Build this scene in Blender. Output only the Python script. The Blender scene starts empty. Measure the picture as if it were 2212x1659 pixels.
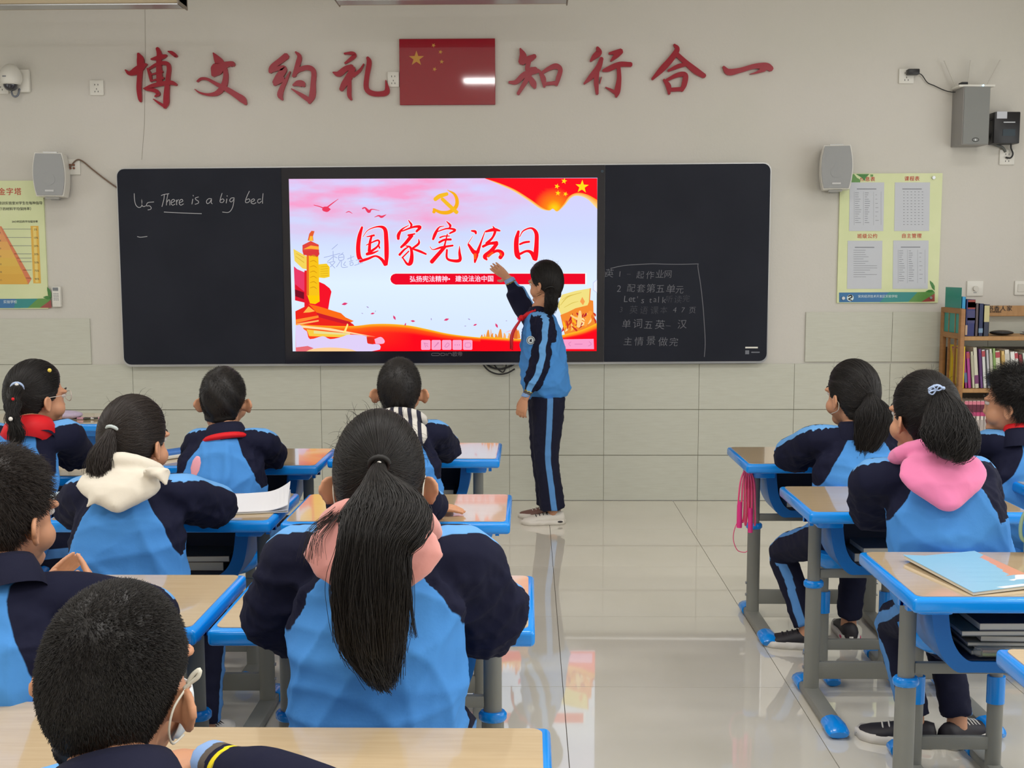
import bpy, bmesh, math, random
import numpy as np
from mathutils import Vector, Matrix
from mathutils.geometry import tessellate_polygon
random.seed(7); RNG = np.random.default_rng(7)
SC = bpy.context.scene; COL = SC.collection

# ---------------- camera, world, lights, exposure ----------------
FPX = 2393.0; CH = 1.47; PITCH = math.atan(246/FPX); YAW = math.atan(37/FPX); ROLL = -0.0025
_F = Vector((-math.sin(YAW)*math.cos(PITCH), math.cos(YAW)*math.cos(PITCH), -math.sin(PITCH)))
_R0 = Vector((math.cos(YAW), math.sin(YAW), 0)); _U0 = _R0.cross(_F)
_R = _R0*math.cos(ROLL)+_U0*math.sin(ROLL); _U = _U0*math.cos(ROLL)-_R0*math.sin(ROLL)
cam_d = bpy.data.cameras.new('camera'); cam = bpy.data.objects.new('camera', cam_d); COL.objects.link(cam)
cam_d.sensor_width = 36; cam_d.sensor_fit = 'HORIZONTAL'; cam_d.lens = 36*FPX/2212; cam_d.clip_start = .05
cam.matrix_world = Matrix(((_R.x, _U.x, -_F.x, 0), (_R.y, _U.y, -_F.y, 0), (_R.z, _U.z, -_F.z, CH), (0, 0, 0, 1)))
SC.camera = cam
wd = bpy.data.worlds.new('world'); SC.world = wd; wd.use_nodes = True
wd.node_tree.nodes['Background'].inputs[0].default_value = (.75, .85, 1, 1)
wd.node_tree.nodes['Background'].inputs[1].default_value = .6
def area(name, loc, rot, sx, sy, power, col=(1, .96, .88)):
    l = bpy.data.lights.new(name, 'AREA'); l.shape = 'RECTANGLE'; l.size = sx; l.size_y = sy; l.energy = power; l.color = col
    o = bpy.data.objects.new(name, l); COL.objects.link(o); o.location = loc; o.rotation_euler = rot; return o
for lx in (-2.6, 0, 2.6):
    for ly in (5.35, 2.6, .1):
        if lx == 0 and ly > 5: continue
        area('ceiling_light', (lx, ly, 3.36), (0, 0, 0), 1.3, .28, 7 if ly > 5 else 32, (1, .982, .962))
area('daylight_fill', (4.05, 1.6, 1.9), (0, math.radians(90), 0), 1.5, 4.2, 42, (.90, .95, 1))
area('daylight_fill', (4.02, 4.7, 1.75), (0, math.radians(90), 0), 1.5, 2.2, 16, (.93, .97, 1))  # added fill, brightens the right end of the front wall; no window there
area('daylight_fill', (-4.32, 4.7, 1.75), (0, math.radians(-90), 0), 1.5, 2.2, 10, (.93, .97, 1))  # weaker added fill without a window, lifts the wall's left end
SC.view_settings.view_transform = 'Standard'; SC.view_settings.look = 'None'
SC.view_settings.gamma = 1; SC.view_settings.use_curve_mapping = False
SC.view_settings.exposure = 0.0

# ---------------- helpers ----------------
def ray(px, py):
    return _F + _R*((px-1106)/FPX) - _U*((py-829.5)/FPX)
def W(px, py, Y):                     # where a sight line meets the vertical plane at distance Y
    d = ray(px, py); t = Y/d.y
    return Vector((d.x*t, d.y*t, CH+d.z*t))
def Wh(px, py, h):                    # where a sight line meets the level plane at height h
    d = ray(px, py); t = (h-CH)/d.z
    return Vector((d.x*t, d.y*t, h))
def lin(c):
    return tuple((x/12.92 if x <= .04045 else ((x+.055)/1.055)**2.4) for x in c)
def rgb(r, g, b): return lin((r/255, g/255, b/255))
MATS = {}
def mat(name, col, rough=.5, spec=.5, metal=0, emit=None, estr=1, bump=None, noise=None, coat=0, trans=0, sheen=0, alpha=1):
    if name in MATS: return MATS[name]
    m = bpy.data.materials.new(name); m.use_nodes = True; nt = m.node_tree; b = nt.nodes['Principled BSDF']
    b.inputs['Base Color'].default_value = (*col, 1); b.inputs['Roughness'].default_value = rough
    b.inputs['Specular IOR Level'].default_value = spec; b.inputs['Metallic'].default_value = metal
    b.inputs['Coat Weight'].default_value = coat; b.inputs['Coat Roughness'].default_value = .04
    b.inputs['Transmission Weight'].default_value = trans; b.inputs['Sheen Weight'].default_value = sheen
    b.inputs['Alpha'].default_value = alpha
    if emit:
        b.inputs['Emission Color'].default_value = (*emit, 1); b.inputs['Emission Strength'].default_value = estr
    if noise or bump:
        tc = nt.nodes.new('ShaderNodeTexCoord')
    if noise:                          # (scale, colour2, amount, (sx,sy,sz))
        mp = nt.nodes.new('ShaderNodeMapping'); mp.inputs['Scale'].default_value = noise[3] if len(noise) > 3 else (1, 1, 1)
        nz = nt.nodes.new('ShaderNodeTexNoise'); nz.inputs['Scale'].default_value = noise[0]; nz.inputs['Detail'].default_value = 4
        rp = nt.nodes.new('ShaderNodeMapRange'); rp.inputs[1].default_value = .35; rp.inputs[2].default_value = .65
        rp.inputs[4].default_value = noise[2]
        mx = nt.nodes.new('ShaderNodeMix'); mx.data_type = 'RGBA'
        mx.inputs[6].default_value = (*col, 1); mx.inputs[7].default_value = (*noise[1], 1)
        nt.links.new(tc.outputs['Object'], mp.inputs[0]); nt.links.new(mp.outputs[0], nz.inputs[0])
        nt.links.new(nz.outputs[0], rp.inputs[0]); nt.links.new(rp.outputs[0], mx.inputs[0]); nt.links.new(mx.outputs[2], b.inputs['Base Color'])
    if bump:                           # (scale, strength, distance)
        nz = nt.nodes.new('ShaderNodeTexNoise'); nz.inputs['Scale'].default_value = bump[0]; nz.inputs['Detail'].default_value = 5
        bp = nt.nodes.new('ShaderNodeBump'); bp.inputs['Strength'].default_value = bump[1]; bp.inputs['Distance'].default_value = bump[2]
        nt.links.new(tc.outputs['Object'], nz.inputs[0]); nt.links.new(nz.outputs[0], bp.inputs['Height']); nt.links.new(bp.outputs[0], b.inputs['Normal'])
    MATS[name] = m; return m
def attr_layers(m, layers):
    """mix colours over the base where a float attribute is inside (lo, hi)"""
    nt = m.node_tree; b = nt.nodes['Principled BSDF']
    prev = None; base = tuple(b.inputs['Base Color'].default_value)
    if b.inputs['Base Color'].is_linked: prev = b.inputs['Base Color'].links[0].from_socket
    cache = {}
    for attr, lo, hi, col, soft in layers:
        if attr not in cache:
            a = nt.nodes.new('ShaderNodeAttribute'); a.attribute_name = attr; cache[attr] = a
        a = cache[attr]
        def step(v, inv):
            r = nt.nodes.new('ShaderNodeMapRange'); r.inputs[1].default_value = v-soft; r.inputs[2].default_value = v+soft
            r.inputs[3].default_value = 1 if inv else 0; r.inputs[4].default_value = 0 if inv else 1
            nt.links.new(a.outputs['Fac'], r.inputs[0]); return r.outputs[0]
        f = step(lo, False)
        if hi is not None:
            mu = nt.nodes.new('ShaderNodeMath'); mu.operation = 'MULTIPLY'
            nt.links.new(f, mu.inputs[0]); nt.links.new(step(hi, True), mu.inputs[1]); f = mu.outputs[0]
        mx = nt.nodes.new('ShaderNodeMix'); mx.data_type = 'RGBA'
        if prev is None: mx.inputs[6].default_value = base
        else: nt.links.new(prev, mx.inputs[6])
        mx.inputs[7].default_value = (*col, 1); nt.links.new(f, mx.inputs[0]); prev = mx.outputs[2]
    nt.links.new(prev, b.inputs['Base Color']); return m

def tag(o, label=None, cat=None, group=None, kind=None):
    if label: o['label'] = label
    if cat: o['category'] = cat
    if group: o['group'] = group
    if kind: o['kind'] = kind
    return o
def empty(name, loc=(0, 0, 0), rz=0):
    o = bpy.data.objects.new(name, None); COL.objects.link(o); o.location = loc; o.rotation_euler = (0, 0, rz)
    o.empty_display_size = .05; return o
def link(name, me, parent=None, loc=None):
    o = bpy.data.objects.new(name, me); COL.objects.link(o)
    if parent is not None: o.parent = parent
    if loc is not None: o.location = loc
    return o
class MB:
    def __init__(s): s.v = []; s.f = []; s.m = []; s.mats = []; s.c = []
    def mi(s, m):
        if m not in s.mats: s.mats.append(m)
        return s.mats.index(m)
    def add(s, vs, fs, m=None, col=None):
        o = len(s.v); s.v += [tuple(v) for v in vs]; s.f += [tuple(i+o for i in f) for f in fs]
        k = s.mi(m) if m else 0; s.m += [k]*len(fs); s.c += [col or (1, 1, 1)]*len(fs); return s
    def box(s, c, d, m=None, M=None, bev=0, col=None, seg=2):
        if bev:
            bm = bmesh.new(); bmesh.ops.create_cube(bm, size=1)
            bmesh.ops.scale(bm, vec=d, verts=bm.verts)
            bmesh.ops.bevel(bm, geom=bm.edges[:]+bm.verts[:], offset=bev, segments=seg, affect='EDGES', profile=.5)
            bm.verts.index_update(); vs = [v.co.copy() for v in bm.verts]; fs = [[v.index for v in f.verts] for f in bm.faces]; bm.free()
        else:
            vs = [Vector((x*d[0]/2, y*d[1]/2, z*d[2]/2)) for x in (-1, 1) for y in (-1, 1) for z in (-1, 1)]
            fs = [(0, 1, 3, 2), (4, 6, 7, 5), (0, 4, 5, 1), (2, 3, 7, 6), (0, 2, 6, 4), (1, 5, 7, 3)]
        if M: vs = [M @ v for v in vs]
        c = Vector(c); return s.add([v+c for v in vs], fs, m, col)
    def tube(s, pts, r, m=None, n=10, caps=True, sub=1, ref=None, col=None, roundcap=False):
        """r: number, list of numbers or list of (rx, ry); ref: direction of rx"""
        P = [Vector(p) for p in pts]; k = len(P)
        rr = [r]*k if isinstance(r, (int, float, tuple)) else list(r)
        rr = [(q, q) if isinstance(q, (int, float)) else q for q in rr]
        if sub > 1 and k > 2:
            A = np.array([[*p, *q] for p, q in zip(P, rr)]); A = catmull(A, sub)
            P = [Vector(a[:3]) for a in A]; rr = [(max(a[3], 1e-5), max(a[4], 1e-5)) for a in A]; k = len(P)
        T = [(P[min(i+1, k-1)]-P[max(i-1, 0)]).normalized() for i in range(k)]
        if roundcap:
            e0, e1 = min(rr[0]), min(rr[-1])
            for a in (.5, .85): 
                pass
            P = [P[0]-T[0]*e0, P[0]-T[0]*e0*.7]+P+[P[-1]+T[-1]*e1*.7, P[-1]+T[-1]*e1]
            rr = [(rr[0][0]*.3, rr[0][1]*.3), (rr[0][0]*.75, rr[0][1]*.75)]+rr+[(rr[-1][0]*.75, rr[-1][1]*.75), (rr[-1][0]*.3, rr[-1][1]*.3)]
            T = [T[0], T[0]]+T+[T[-1], T[-1]]; k += 4
        x = Vector(ref) if ref else (Vector((1, 0, 0)) if abs(T[0].x) < .9 else Vector((0, 1, 0)))
        vs = []
        for i in range(k):
            if ref and i > 0 and ref is not None: x = x - T[i]*x.dot(T[i])
            else: x = x - T[i]*x.dot(T[i])
            x.normalize(); y = T[i].cross(x)
            for j in range(n):
                a = 2*math.pi*j/n; vs.append(P[i]+x*(math.cos(a)*rr[i][0])+y*(math.sin(a)*rr[i][1]))
        fs = [(i*n+j, i*n+(j+1) % n, (i+1)*n+(j+1) % n, (i+1)*n+j) for i in range(k-1) for j in range(n)]
        if caps: fs += [tuple(range(n))[::-1], tuple(range((k-1)*n, k*n))]
        return s.add(vs, fs, m, col)
    def ell(s, c, r, m=None, M=None, nu=16, nv=10, col=None):
        vs = []; c = Vector(c)
        for i in range(nv+1):
            t = math.pi*i/nv
            for j in range(nu):
                a = 2*math.pi*j/nu; v = Vector((math.sin(t)*math.cos(a)*r[0], math.sin(t)*math.sin(a)*r[1], math.cos(t)*r[2]))
                vs.append((M @ v if M else v)+c)
        fs = [(i*nu+j, (i+1)*nu+j, (i+1)*nu+(j+1) % nu, i*nu+(j+1) % nu) for i in range(nv) for j in range(nu)]
        return s.add(vs, fs, m, col)
    def poly(s, pts, y0, th, m=None, col=None):
        """pts in (x, z) world; prism from y0 towards the viewer by th"""
        n = len(pts); a = sum(pts[i][0]*pts[(i+1) % n][1]-pts[(i+1) % n][0]*pts[i][1] for i in range(n))
        if a < 0: pts = pts[::-1]
        f = [Vector((p[0], y0-th, p[1])) for p in pts]
        tri = tessellate_polygon([[Vector((p[0], p[1], 0)) for p in pts]])
        fs = []
        for t in tri:
            A, B, C = [Vector((pts[i][0], pts[i][1])) for i in t]
            fs.append(tuple(t) if (B-A).cross(C-A) > 0 else tuple(t)[::-1])
        if th > 0:
            b = [Vector((p[0], y0, p[1])) for p in pts]
            fs += [(i, i+n, (i+1) % n+n, (i+1) % n) for i in range(n)]
            return s.add(f+b, fs, m, col)
        return s.add(f, fs, m, col)
    def ribbon(s, pts, mapf, y0, th, m=None, col=None, sub=5, grow=0):
        """brush stroke: pts (x, y, width) in drawing units, mapf -> world (x, z)"""
        A = np.array([(p[0], p[1], p[2]) for p in pts], float)
        if len(A) > 2: A = catmull(A, sub)
        T = np.gradient(A[:, :2], axis=0); T /= np.maximum(np.linalg.norm(T, axis=1), 1e-9)[:, None]
        N = np.stack([-T[:, 1], T[:, 0]], 1); w = np.maximum(A[:, 2], .5)/2+grow
        L = A[:, :2]+N*w[:, None]; Rr = A[:, :2]-N*w[:, None]
        L = np.vstack([A[0, :2]-T[0]*w[0]*.6+N[0]*w[0]*.5, L, A[-1, :2]+T[-1]*w[-1]*.6+N[-1]*w[-1]*.5])
        Rr = np.vstack([A[0, :2]-T[0]*w[0]*.6-N[0]*w[0]*.5, Rr, A[-1, :2]+T[-1]*w[-1]*.6-N[-1]*w[-1]*.5])
        n = len(L); fr = [mapf(*q) for q in L]+[mapf(*q) for q in Rr]
        vs = [Vector((x, y0-th, z)) for x, z in fr]
        fs = [(i, i+1, n+i+1, n+i) for i in range(n-1)]
        A0 = vs[fs[0][0]]; q = (vs[1]-A0).cross(vs[n]-A0)
        if q.y > 0: fs = [f[::-1] for f in fs]
        if th > .0006:
            o = 2*n; vs += [Vector((x, y0, z)) for x, z in fr]
            per = list(range(n))+list(range(2*n-1, n-1, -1))
            fs += [(per[i], per[(i+1) % len(per)], per[(i+1) % len(per)]+o, per[i]+o) for i in range(len(per))]
        return s.add(vs, fs, m, col)
    def mesh(s, name, smooth=False, off=None):
        me = bpy.data.meshes.new(name)
        vs = s.v if off is None else [(v[0]-off[0], v[1]-off[1], v[2]-off[2]) for v in s.v]
        me.from_pydata(vs, [], s.f)
        for m in s.mats: me.materials.append(m)
        if s.mats: me.polygons.foreach_set('material_index', s.m)
        if smooth: me.polygons.foreach_set('use_smooth', [True]*len(s.f))
        return me
    def build(s, name, m=None, parent=None, smooth=False, loc=None, off=None, auto=None):
        if m: s.mats = [m]; s.m = [0]*len(s.f)
        me = s.mesh(name, smooth, off)
        if auto is not None:
            me.polygons.foreach_set('use_smooth', [True]*len(s.f)); me.set_sharp_from_angle(angle=math.radians(auto))
        return link(name, me, parent, loc)
def catmull(A, sub):
    A = np.asarray(A, float); P = np.vstack([2*A[0]-A[1], A, 2*A[-1]-A[-2]]); out = []
    for i in range(1, len(P)-2):
        p0, p1, p2, p3 = P[i-1:i+3]
        for k in range(sub):
            t = k/sub
            out.append(.5*((2*p1)+(-p0+p2)*t+(2*p0-5*p1+4*p2-p3)*t*t+(-p0+3*p1-3*p2+p3)*t**3))
    out.append(A[-1]); return np.array(out)
def copy_tree(o, parent=None):
    c = o.copy(); COL.objects.link(c); c.parent = parent
    for ch in list(KIDS.get(o.name, [])):
        copy_tree(ch, c)
    return c
KIDS = {}
def index_kids():
    KIDS.clear()
    for o in COL.objects:
        if o.parent: KIDS.setdefault(o.parent.name, []).append(o)
_DG = bpy.context.evaluated_depsgraph_get
def text_obj(body, size, m, parent, x, z, y, name='lettering', ext=.0005, align='CENTER', shear=0, rot=0, offset=0, spacing=1, aspect=1):
    c = bpy.data.curves.new(name, 'FONT'); c.body = body; c.size = size; c.align_x = align; c.align_y = 'CENTER'
    c.extrude = ext; c.shear = shear; c.offset = offset; c.space_character = spacing; c.resolution_u = 3
    o = bpy.data.objects.new(name, c); COL.objects.link(o); bpy.context.view_layer.update()
    me = bpy.data.meshes.new_from_object(o.evaluated_get(_DG())); bpy.data.objects.remove(o)
    me.transform(Matrix.Diagonal((aspect, 1, 1, 1)))
    me.transform(Matrix.Translation((x, y, z)) @ Matrix.Rotation(math.radians(90), 4, 'X') @ Matrix.Rotation(rot, 4, 'Z'))
    if parent is not None: me.transform(Matrix.Translation(-rootloc(parent)))
    me.materials.clear(); me.materials.append(m)
    return link(name, me, parent)
def rootloc(p):
    v = Vector((0, 0, 0))
    while p is not None: v += p.location; p = p.parent
    return v
def wb(mb, name, m=None, parent=None, base=None, smooth=False, auto=None):
    """build from world coordinates; origin at `base` (top-level) or relative to the parent"""
    if parent is not None: return mb.build(name, m, parent, smooth, off=rootloc(parent), auto=auto)
    b = Vector(base) if base is not None else Vector((0, 0, 0))
    return mb.build(name, m, None, smooth, loc=b, off=b, auto=auto)

# ---------------- materials ----------------
m_wall = mat('wall_paint', rgb(214, 210, 203), .75, .3, bump=(60, .12, .01), noise=(1.3, rgb(209, 207, 197), .6))
m_tile = mat('wall_tile', rgb(206, 207, 194), .42, .4, bump=(90, .08, .004), noise=(9, rgb(199, 199, 185), .7, (1, 1, 14)))
m_grout = mat('grout', rgb(165, 160, 145), .8)
m_floor = mat('floor_tile', rgb(232, 226, 212), .03, .9, noise=(2.5, rgb(225, 219, 203), .8), coat=.6)
m_joint = mat('floor_joint', rgb(92, 84, 72), .8)
m_white = mat('white_plastic', rgb(228, 226, 218), .35)
m_offw = mat('offwhite_plastic', rgb(212, 209, 200), .4)
m_dark = mat('black_plastic', rgb(26, 26, 30), .35)
m_grille = mat('speaker_grille', rgb(160, 162, 163), .6, bump=(900, .4, .002))
m_greybox = mat('grey_cabinet', rgb(150, 148, 146), .5)
m_silver = mat('silver_metal', rgb(190, 192, 194), .3, metal=.8)
m_red = mat('red_acrylic', rgb(158, 20, 42), .25, .4)
m_redside = mat('red_acrylic_edge', rgb(165, 35, 60), .2)
m_flag = mat('flag_panel', rgb(150, 22, 44), .05, .6, coat=.8)
m_gold = mat('gold_print', rgb(200, 145, 60), .35)
m_board = mat('chalkboard', rgb(30, 33, 44), .6, .2, bump=(500, .1, .001), noise=(3, rgb(35, 38, 49), 1))
m_bezel = mat('screen_bezel', rgb(30, 29, 38), .12, .5)
m_chalk = mat('chalk', rgb(190, 190, 195), .9)
m_chalk2 = mat('chalk_half_wiped', rgb(120, 121, 128), .9)
m_chalk3 = mat('chalk_faint', rgb(76, 78, 86), .9)
m_cable = mat('black_cable', rgb(30, 30, 32), .5)
m_brown = mat('brown_cable', rgb(120, 98, 82), .6)
m_postgreen = mat('poster_pale_green', rgb(216, 226, 172), .3, .4, noise=(3, rgb(226, 232, 184), 1))
m_paper = mat('paper', rgb(204, 208, 216), .6)
m_ink = mat('ink', rgb(40, 40, 45), .7)
m_greyink = mat('grey_ink', rgb(120, 124, 134), .7)
m_redink = mat('red_ink', rgb(200, 60, 45), .5)
m_whiteink = mat('white_ink', rgb(225, 240, 240), .5)

# ---------------- setting ----------------
XL, XR, YB, YW, ZC = -4.4, 4.1, -1.7, 7.0, 3.4
def quad_struct(name, vs, m):
    mb = MB(); mb.add([Vector(v) for v in vs], [(0, 1, 2, 3)], m); o = mb.build(name); return tag(o, kind='structure')
floor = quad_struct('floor', [(XL, YB, -.004), (XR, YB, -.004), (XR, YW, -.004), (XL, YW, -.004)], m_joint)
tw = MB().box((0, 0, -.0055), (.7975, .7975, .011), m_floor).mesh('floor_tile')
for i in range(-6, 5):
    for j in range(11):
        x = .119+.8*i+.4; y = YW-.4-.8*j
        if x-.4 < XL-.3 or x+.4 > XR+.35 or y < YB: continue
        link('tile', tw, floor, (x, y, 0))
wallf = MB().box((0, YW+.05, ZC/2), (XR-XL+.6, .1, ZC), m_wall).build('wall_front'); tag(wallf, kind='structure')
# lower wall: recessed bed of grout and single tiles, 600 x 293 mm
TH = .293; tw = .6
tmesh = {}
def wall_tile(x0, x1, z0, z1):
    k = (round(x1-x0, 3), round(z1-z0, 3))
    if k not in tmesh: tmesh[k] = MB().box((0, 0, 0), (k[0]-.002, .012, k[1]-.002), m_tile, bev=.0012, seg=1).mesh('wall_tile')
    link('tile', tmesh[k], wallf, ((x0+x1)/2, YW-.006, (z0+z1)/2))
xs = [XL]
x = -.125-.6*7
while x < XR:
    if x > XL+.05: xs.append(x)
    x += .6
xs.append(XR)
for r in range(3):
    for a, b in zip(xs[:-1], xs[1:]): wall_tile(a, b, r*TH+.002, (r+1)*TH)
for a, b in [(XL, -4.0), (-4.0, -3.4), (-3.4, -2.786)]: wall_tile(a, b, 3*TH, 4*TH)
for a, b in [(1.738, 2.28), (2.28, 2.88), (2.88, 3.48), (3.48, XR)]: wall_tile(a, b, 3*TH+.01, 4*TH+.032)
g = MB().box(((XL+XR)/2, YW-.002, 1.5*TH), (XR-XL, .004, 3*TH-.004), m_grout).build('grout_bed', None, wallf)
cr = MB()
pts = [W(313, 18, 6.999), W(314, 110, 6.999), W(312, 270, 6.999), W(306, 345, 6.999)]
cr.tube(pts, .0012, mat('plaster_crack', rgb(170, 164, 154), .9), n=4)
cr.build('crack', None, wallf)
for nm, vs in dict(wall_left=[(XL, YW, 0), (XL, YB, 0), (XL, YB, ZC), (XL, YW, ZC)], wall_right=[(XR, YB, 0), (XR, YW, 0), (XR, YW, ZC), (XR, YB, ZC)],
                   wall_back=[(XL, YB, 0), (XR, YB, 0), (XR, YB, ZC), (XL, YB, ZC)], ceiling=[(XL, YB, ZC), (XR, YB, ZC), (XR, YW, ZC), (XL, YW, ZC)]).items():
    quad_struct(nm, vs, m_wall if nm != 'ceiling' else mat('ceiling_paint', rgb(225, 222, 214), .8))
# ---------------- blackboard with touch display ----------------
BX0, BX1, BZ0, BZ1 = -2.553, 1.484, .892, 2.108; BY = YW-.075
def TZ(x): return .0045*(x+.5)         # the board hangs a touch lower on its left
bb = empty('blackboard', (-.535, YW, 0)); bb.location = (-.535, YW, .89)
tag(bb, 'long black chalkboard with a lit display in its middle, on the front wall', 'blackboard')
def rrect(x0, x1, z0, z1, r, n=5, which=(1, 1, 1, 1)):
    out = []
    for (cx, cz, a0, on) in ((x1-r, z0+r, -90, which[0]), (x1-r, z1-r, 0, which[1]), (x0+r, z1-r, 90, which[2]), (x0+r, z0+r, 180, which[3])):
        if on:
            for i in range(n+1):
                a = math.radians(a0+90*i/n); out.append((cx+r*math.cos(a), cz+r*math.sin(a)))
        else: out.append((cx+r*(1 if a0 in (-90, 0) else -1), cz+r*(1 if a0 in (0, 90) else -1)))
    return out
def tilt(p): return [(a, b+TZ(a)) for a, b in p]
mb = MB(); mb.poly(tilt(rrect(BX0-.007, BX1+.007, BZ0-.014, BZ1+.007, .05)), YW, .068, m_silver); wb(mb, 'frame', None, bb, auto=40)
SX0, SX1, SZ0, SZ1 = -1.484, .422, .966, 2.034
DX0, DX1 = -1.53, .468
mb = MB(); mb.poly(tilt(rrect(BX0, DX0-.002, BZ0, BZ1, .045, which=(0, 0, 1, 1))), BY, 0, m_board)
mb = MB(); mb.poly(tilt(rrect(BX0, DX0-.0015, BZ0, BZ1, .045, which=(0, 0, 1, 1))), YW-.06, .015, m_board); p1 = wb(mb, 'chalk_panel', None, bb)
mb = MB(); mb.poly(tilt(rrect(DX1+.0015, BX1, BZ0, BZ1, .045, which=(1, 1, 0, 0))), YW-.06, .015, m_board); p2 = wb(mb, 'chalk_panel', None, bb)
mb = MB(); mb.poly([(DX0, BZ0+TZ(DX0)), (DX1, BZ0+TZ(DX1)), (DX1, BZ1+TZ(DX1)), (DX0, BZ1+TZ(DX0))], YW-.06, .019, m_bezel); disp = wb(mb, 'display', None, bb)
PY = YW-.0752
# chalk handwriting on the left panel (drawn on a grid of 3.95 units per unit)
def pm(px, py): w = W(px, py, PY); return (w.x, w.z)
def c5(x, y): return pm(x/3.95, 380+y/3.95)
hand = [[(1145, 150), (1148, 200), (1158, 245), (1180, 268), (1205, 262), (1212, 225), (1208, 195)], [(1208, 195), (1212, 250), (1228, 262), (1243, 255)],
        [(1312, 222), (1262, 228), (1250, 255), (1275, 255), (1290, 270), (1285, 285), (1262, 290)],
        [(1376, 168), (1400, 158), (1442, 152)], [(1402, 160), (1398, 200), (1382, 262)], [(1432, 158), (1424, 200), (1420, 250)], [(1424, 225), (1438, 205), (1448, 210), (1450, 250)],
        [(1466, 228), (1490, 215), (1482, 200), (1464, 210), (1462, 238), (1475, 250), (1494, 240)], [(1505, 205), (1508, 248)], [(1508, 225), (1515, 208), (1525, 203)],
        [(1534, 228), (1560, 215), (1552, 200), (1534, 210), (1530, 235), (1543, 250), (1566, 238)],
        [(1645, 198), (1638, 240)], [(1648, 165), (1650, 172)], [(1694, 180), (1668, 188), (1672, 203), (1692, 215), (1692, 232), (1664, 242)],
        [(1806, 195), (1780, 195), (1762, 215), (1768, 236), (1788, 228), (1805, 200), (1802, 228), (1812, 238)],
        [(1895, 148), (1882, 190), (1878, 222), (1900, 226), (1912, 208), (1900, 196), (1882, 206)], [(1936, 196), (1930, 232)], [(1938, 168), (1939, 174)],
        [(1998, 186), (1972, 190), (1960, 210), (1972, 222), (1990, 208), (1998, 188), (1990, 250), (1972, 292), (1945, 312), (1898, 308)],
        [(2128, 130), (2105, 180), (2094, 222), (2112, 228), (2132, 212), (2124, 196), (2102, 204)], [(2150, 222), (2172, 208), (2164, 196), (2146, 206), (2144, 230), (2165, 238), (2185, 228)],
        [(2225, 198), (2205, 200), (2198, 220), (2212, 232), (2232, 215)], [(2245, 150), (2240, 200), (2240, 235)],
        [(1400, 308), (1500, 314), (1720, 322)], [(1172, 518), (1200, 523), (1256, 517)]]
mb = MB()
for s in hand: mb.ribbon([(x, y, 5.2 if len(s) > 2 else 6) for x, y in s], c5, PY+.0002, .0006, m_chalk, sub=4)
wb(mb, 'chalk_writing', None, p1)
def c1(x, y): return pm(1290+x/5.53, 560+y/5.53)
mb = MB()
for s in [[(160, 110), (280, 82), (400, 68), (640, 55), (800, 58), (1000, 60), (1210, 55)], [(1205, 55), (1205, 110), (1235, 300), (1262, 540), (1280, 780), (1290, 1000), (1280, 1165)]]:
    mb.ribbon([(x, y, 8) for x, y in s], c1, PY+.0002, .0006, m_chalk2, sub=4)
wb(mb, 'chalk_frame_line', None, p2)
def chalk_text(t, x, y, size, m, rot=0, off=-.022):
    w = W(x, y, PY); o = text_obj(t, size, m, p2, w.x, w.z, PY, 'chalk_writing', .0004, 'LEFT', .12, rot, offset=off*size/ .06*.06); return o
for t, x, y, s, m, gap in [('英', 1306, 592, .056, m_chalk2, 21), ('1一起作业网', 1334, 593, .054, m_chalk2, 20), ('2配套第五单元', 1332, 624, .058, m_chalk2, 21),
                        ("Let's talk", 1347, 646, .056, m_chalk2, 9.2), ('听读完', 1436, 646, .05, m_chalk3, 19), ('3英语课本', 1337, 670, .052, m_chalk3, 22), ('47页', 1454, 671, .05, m_chalk2, 17),
                        ('单词五英一汉', 1342, 702, .062, m_chalk2, 24), ('主情景做完', 1345, 738, .06, m_chalk2, 25)]:
    for i, ch in enumerate(t):
        if ch == ' ': continue
        w = W(x+gap*i+random.uniform(-1, 1), y+random.uniform(-1.5, 1.5)+i*.35, PY)
        ss = s*random.uniform(.92, 1.06)*(.55 if ch == '一' else 1)
        text_obj(ch, ss, m, p2, w.x, w.z, PY+.0002, 'chalk_character', .0003, 'LEFT', .1, random.uniform(-.06, .06), offset=-.0006)
mb = MB(); w0 = W(1610, 749, PY); w1 = W(1637, 752.5, PY)
mb.box(((w0.x+w1.x)/2, PY, (w0.z+w1.z)/2), (.078, .001, .010), m_white)
wb(mb, 'sticker', None, p2)
wz = W(1614, 761, PY); mb = MB().box((wz.x, PY, wz.z), (.024, .001, .024), m_greyink); mb.box((W(1632, 760, PY).x, PY, wz.z), (.052, .001, .007), m_greyink); wb(mb, 'sticker', None, p2)
mb = MB().tube([W(1301, 370, YW-.079), W(1301, 370, YW-.083)], .009, mat('sensor', rgb(52, 70, 84), .2), n=12); wb(mb, 'camera_dot', None, disp)
# maker's lettering below the picture
lw = W(966, 766, YW-.0792); mb = MB(); gl = mat('logo_grey', rgb(118, 116, 124), .4)
def lm(x, y): w = W(680+x/4.88, 740+y/4.88, YW-.0792); return (w.x, w.z)
for s in [[(1240, 112), (1300, 112), (1318, 118), (1318, 130), (1300, 138), (1240, 138), (1230, 130), (1230, 118), (1245, 112)], [(1330, 112), (1360, 112), (1372, 120), (1372, 130), (1360, 138), (1330, 138), (1330, 114)],
          [(1386, 112), (1386, 138)], [(1402, 139), (1402, 118), (1412, 112), (1434, 112), (1444, 120), (1444, 139)]]:
    mb.ribbon([(x, y, 5) for x, y in s], lm, YW-.079, .0006, gl, sub=1)
wb(mb, 'maker_lettering', None, disp)
w = W(680+1505/4.88, 740+125/4.88, YW-.0792); text_obj('欧帝', .032, gl, disp, w.x, w.z, YW-.0792, 'maker_lettering')
w = W(950+2205/6.14, 370+1340/6.14, YW-.0792)
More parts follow.
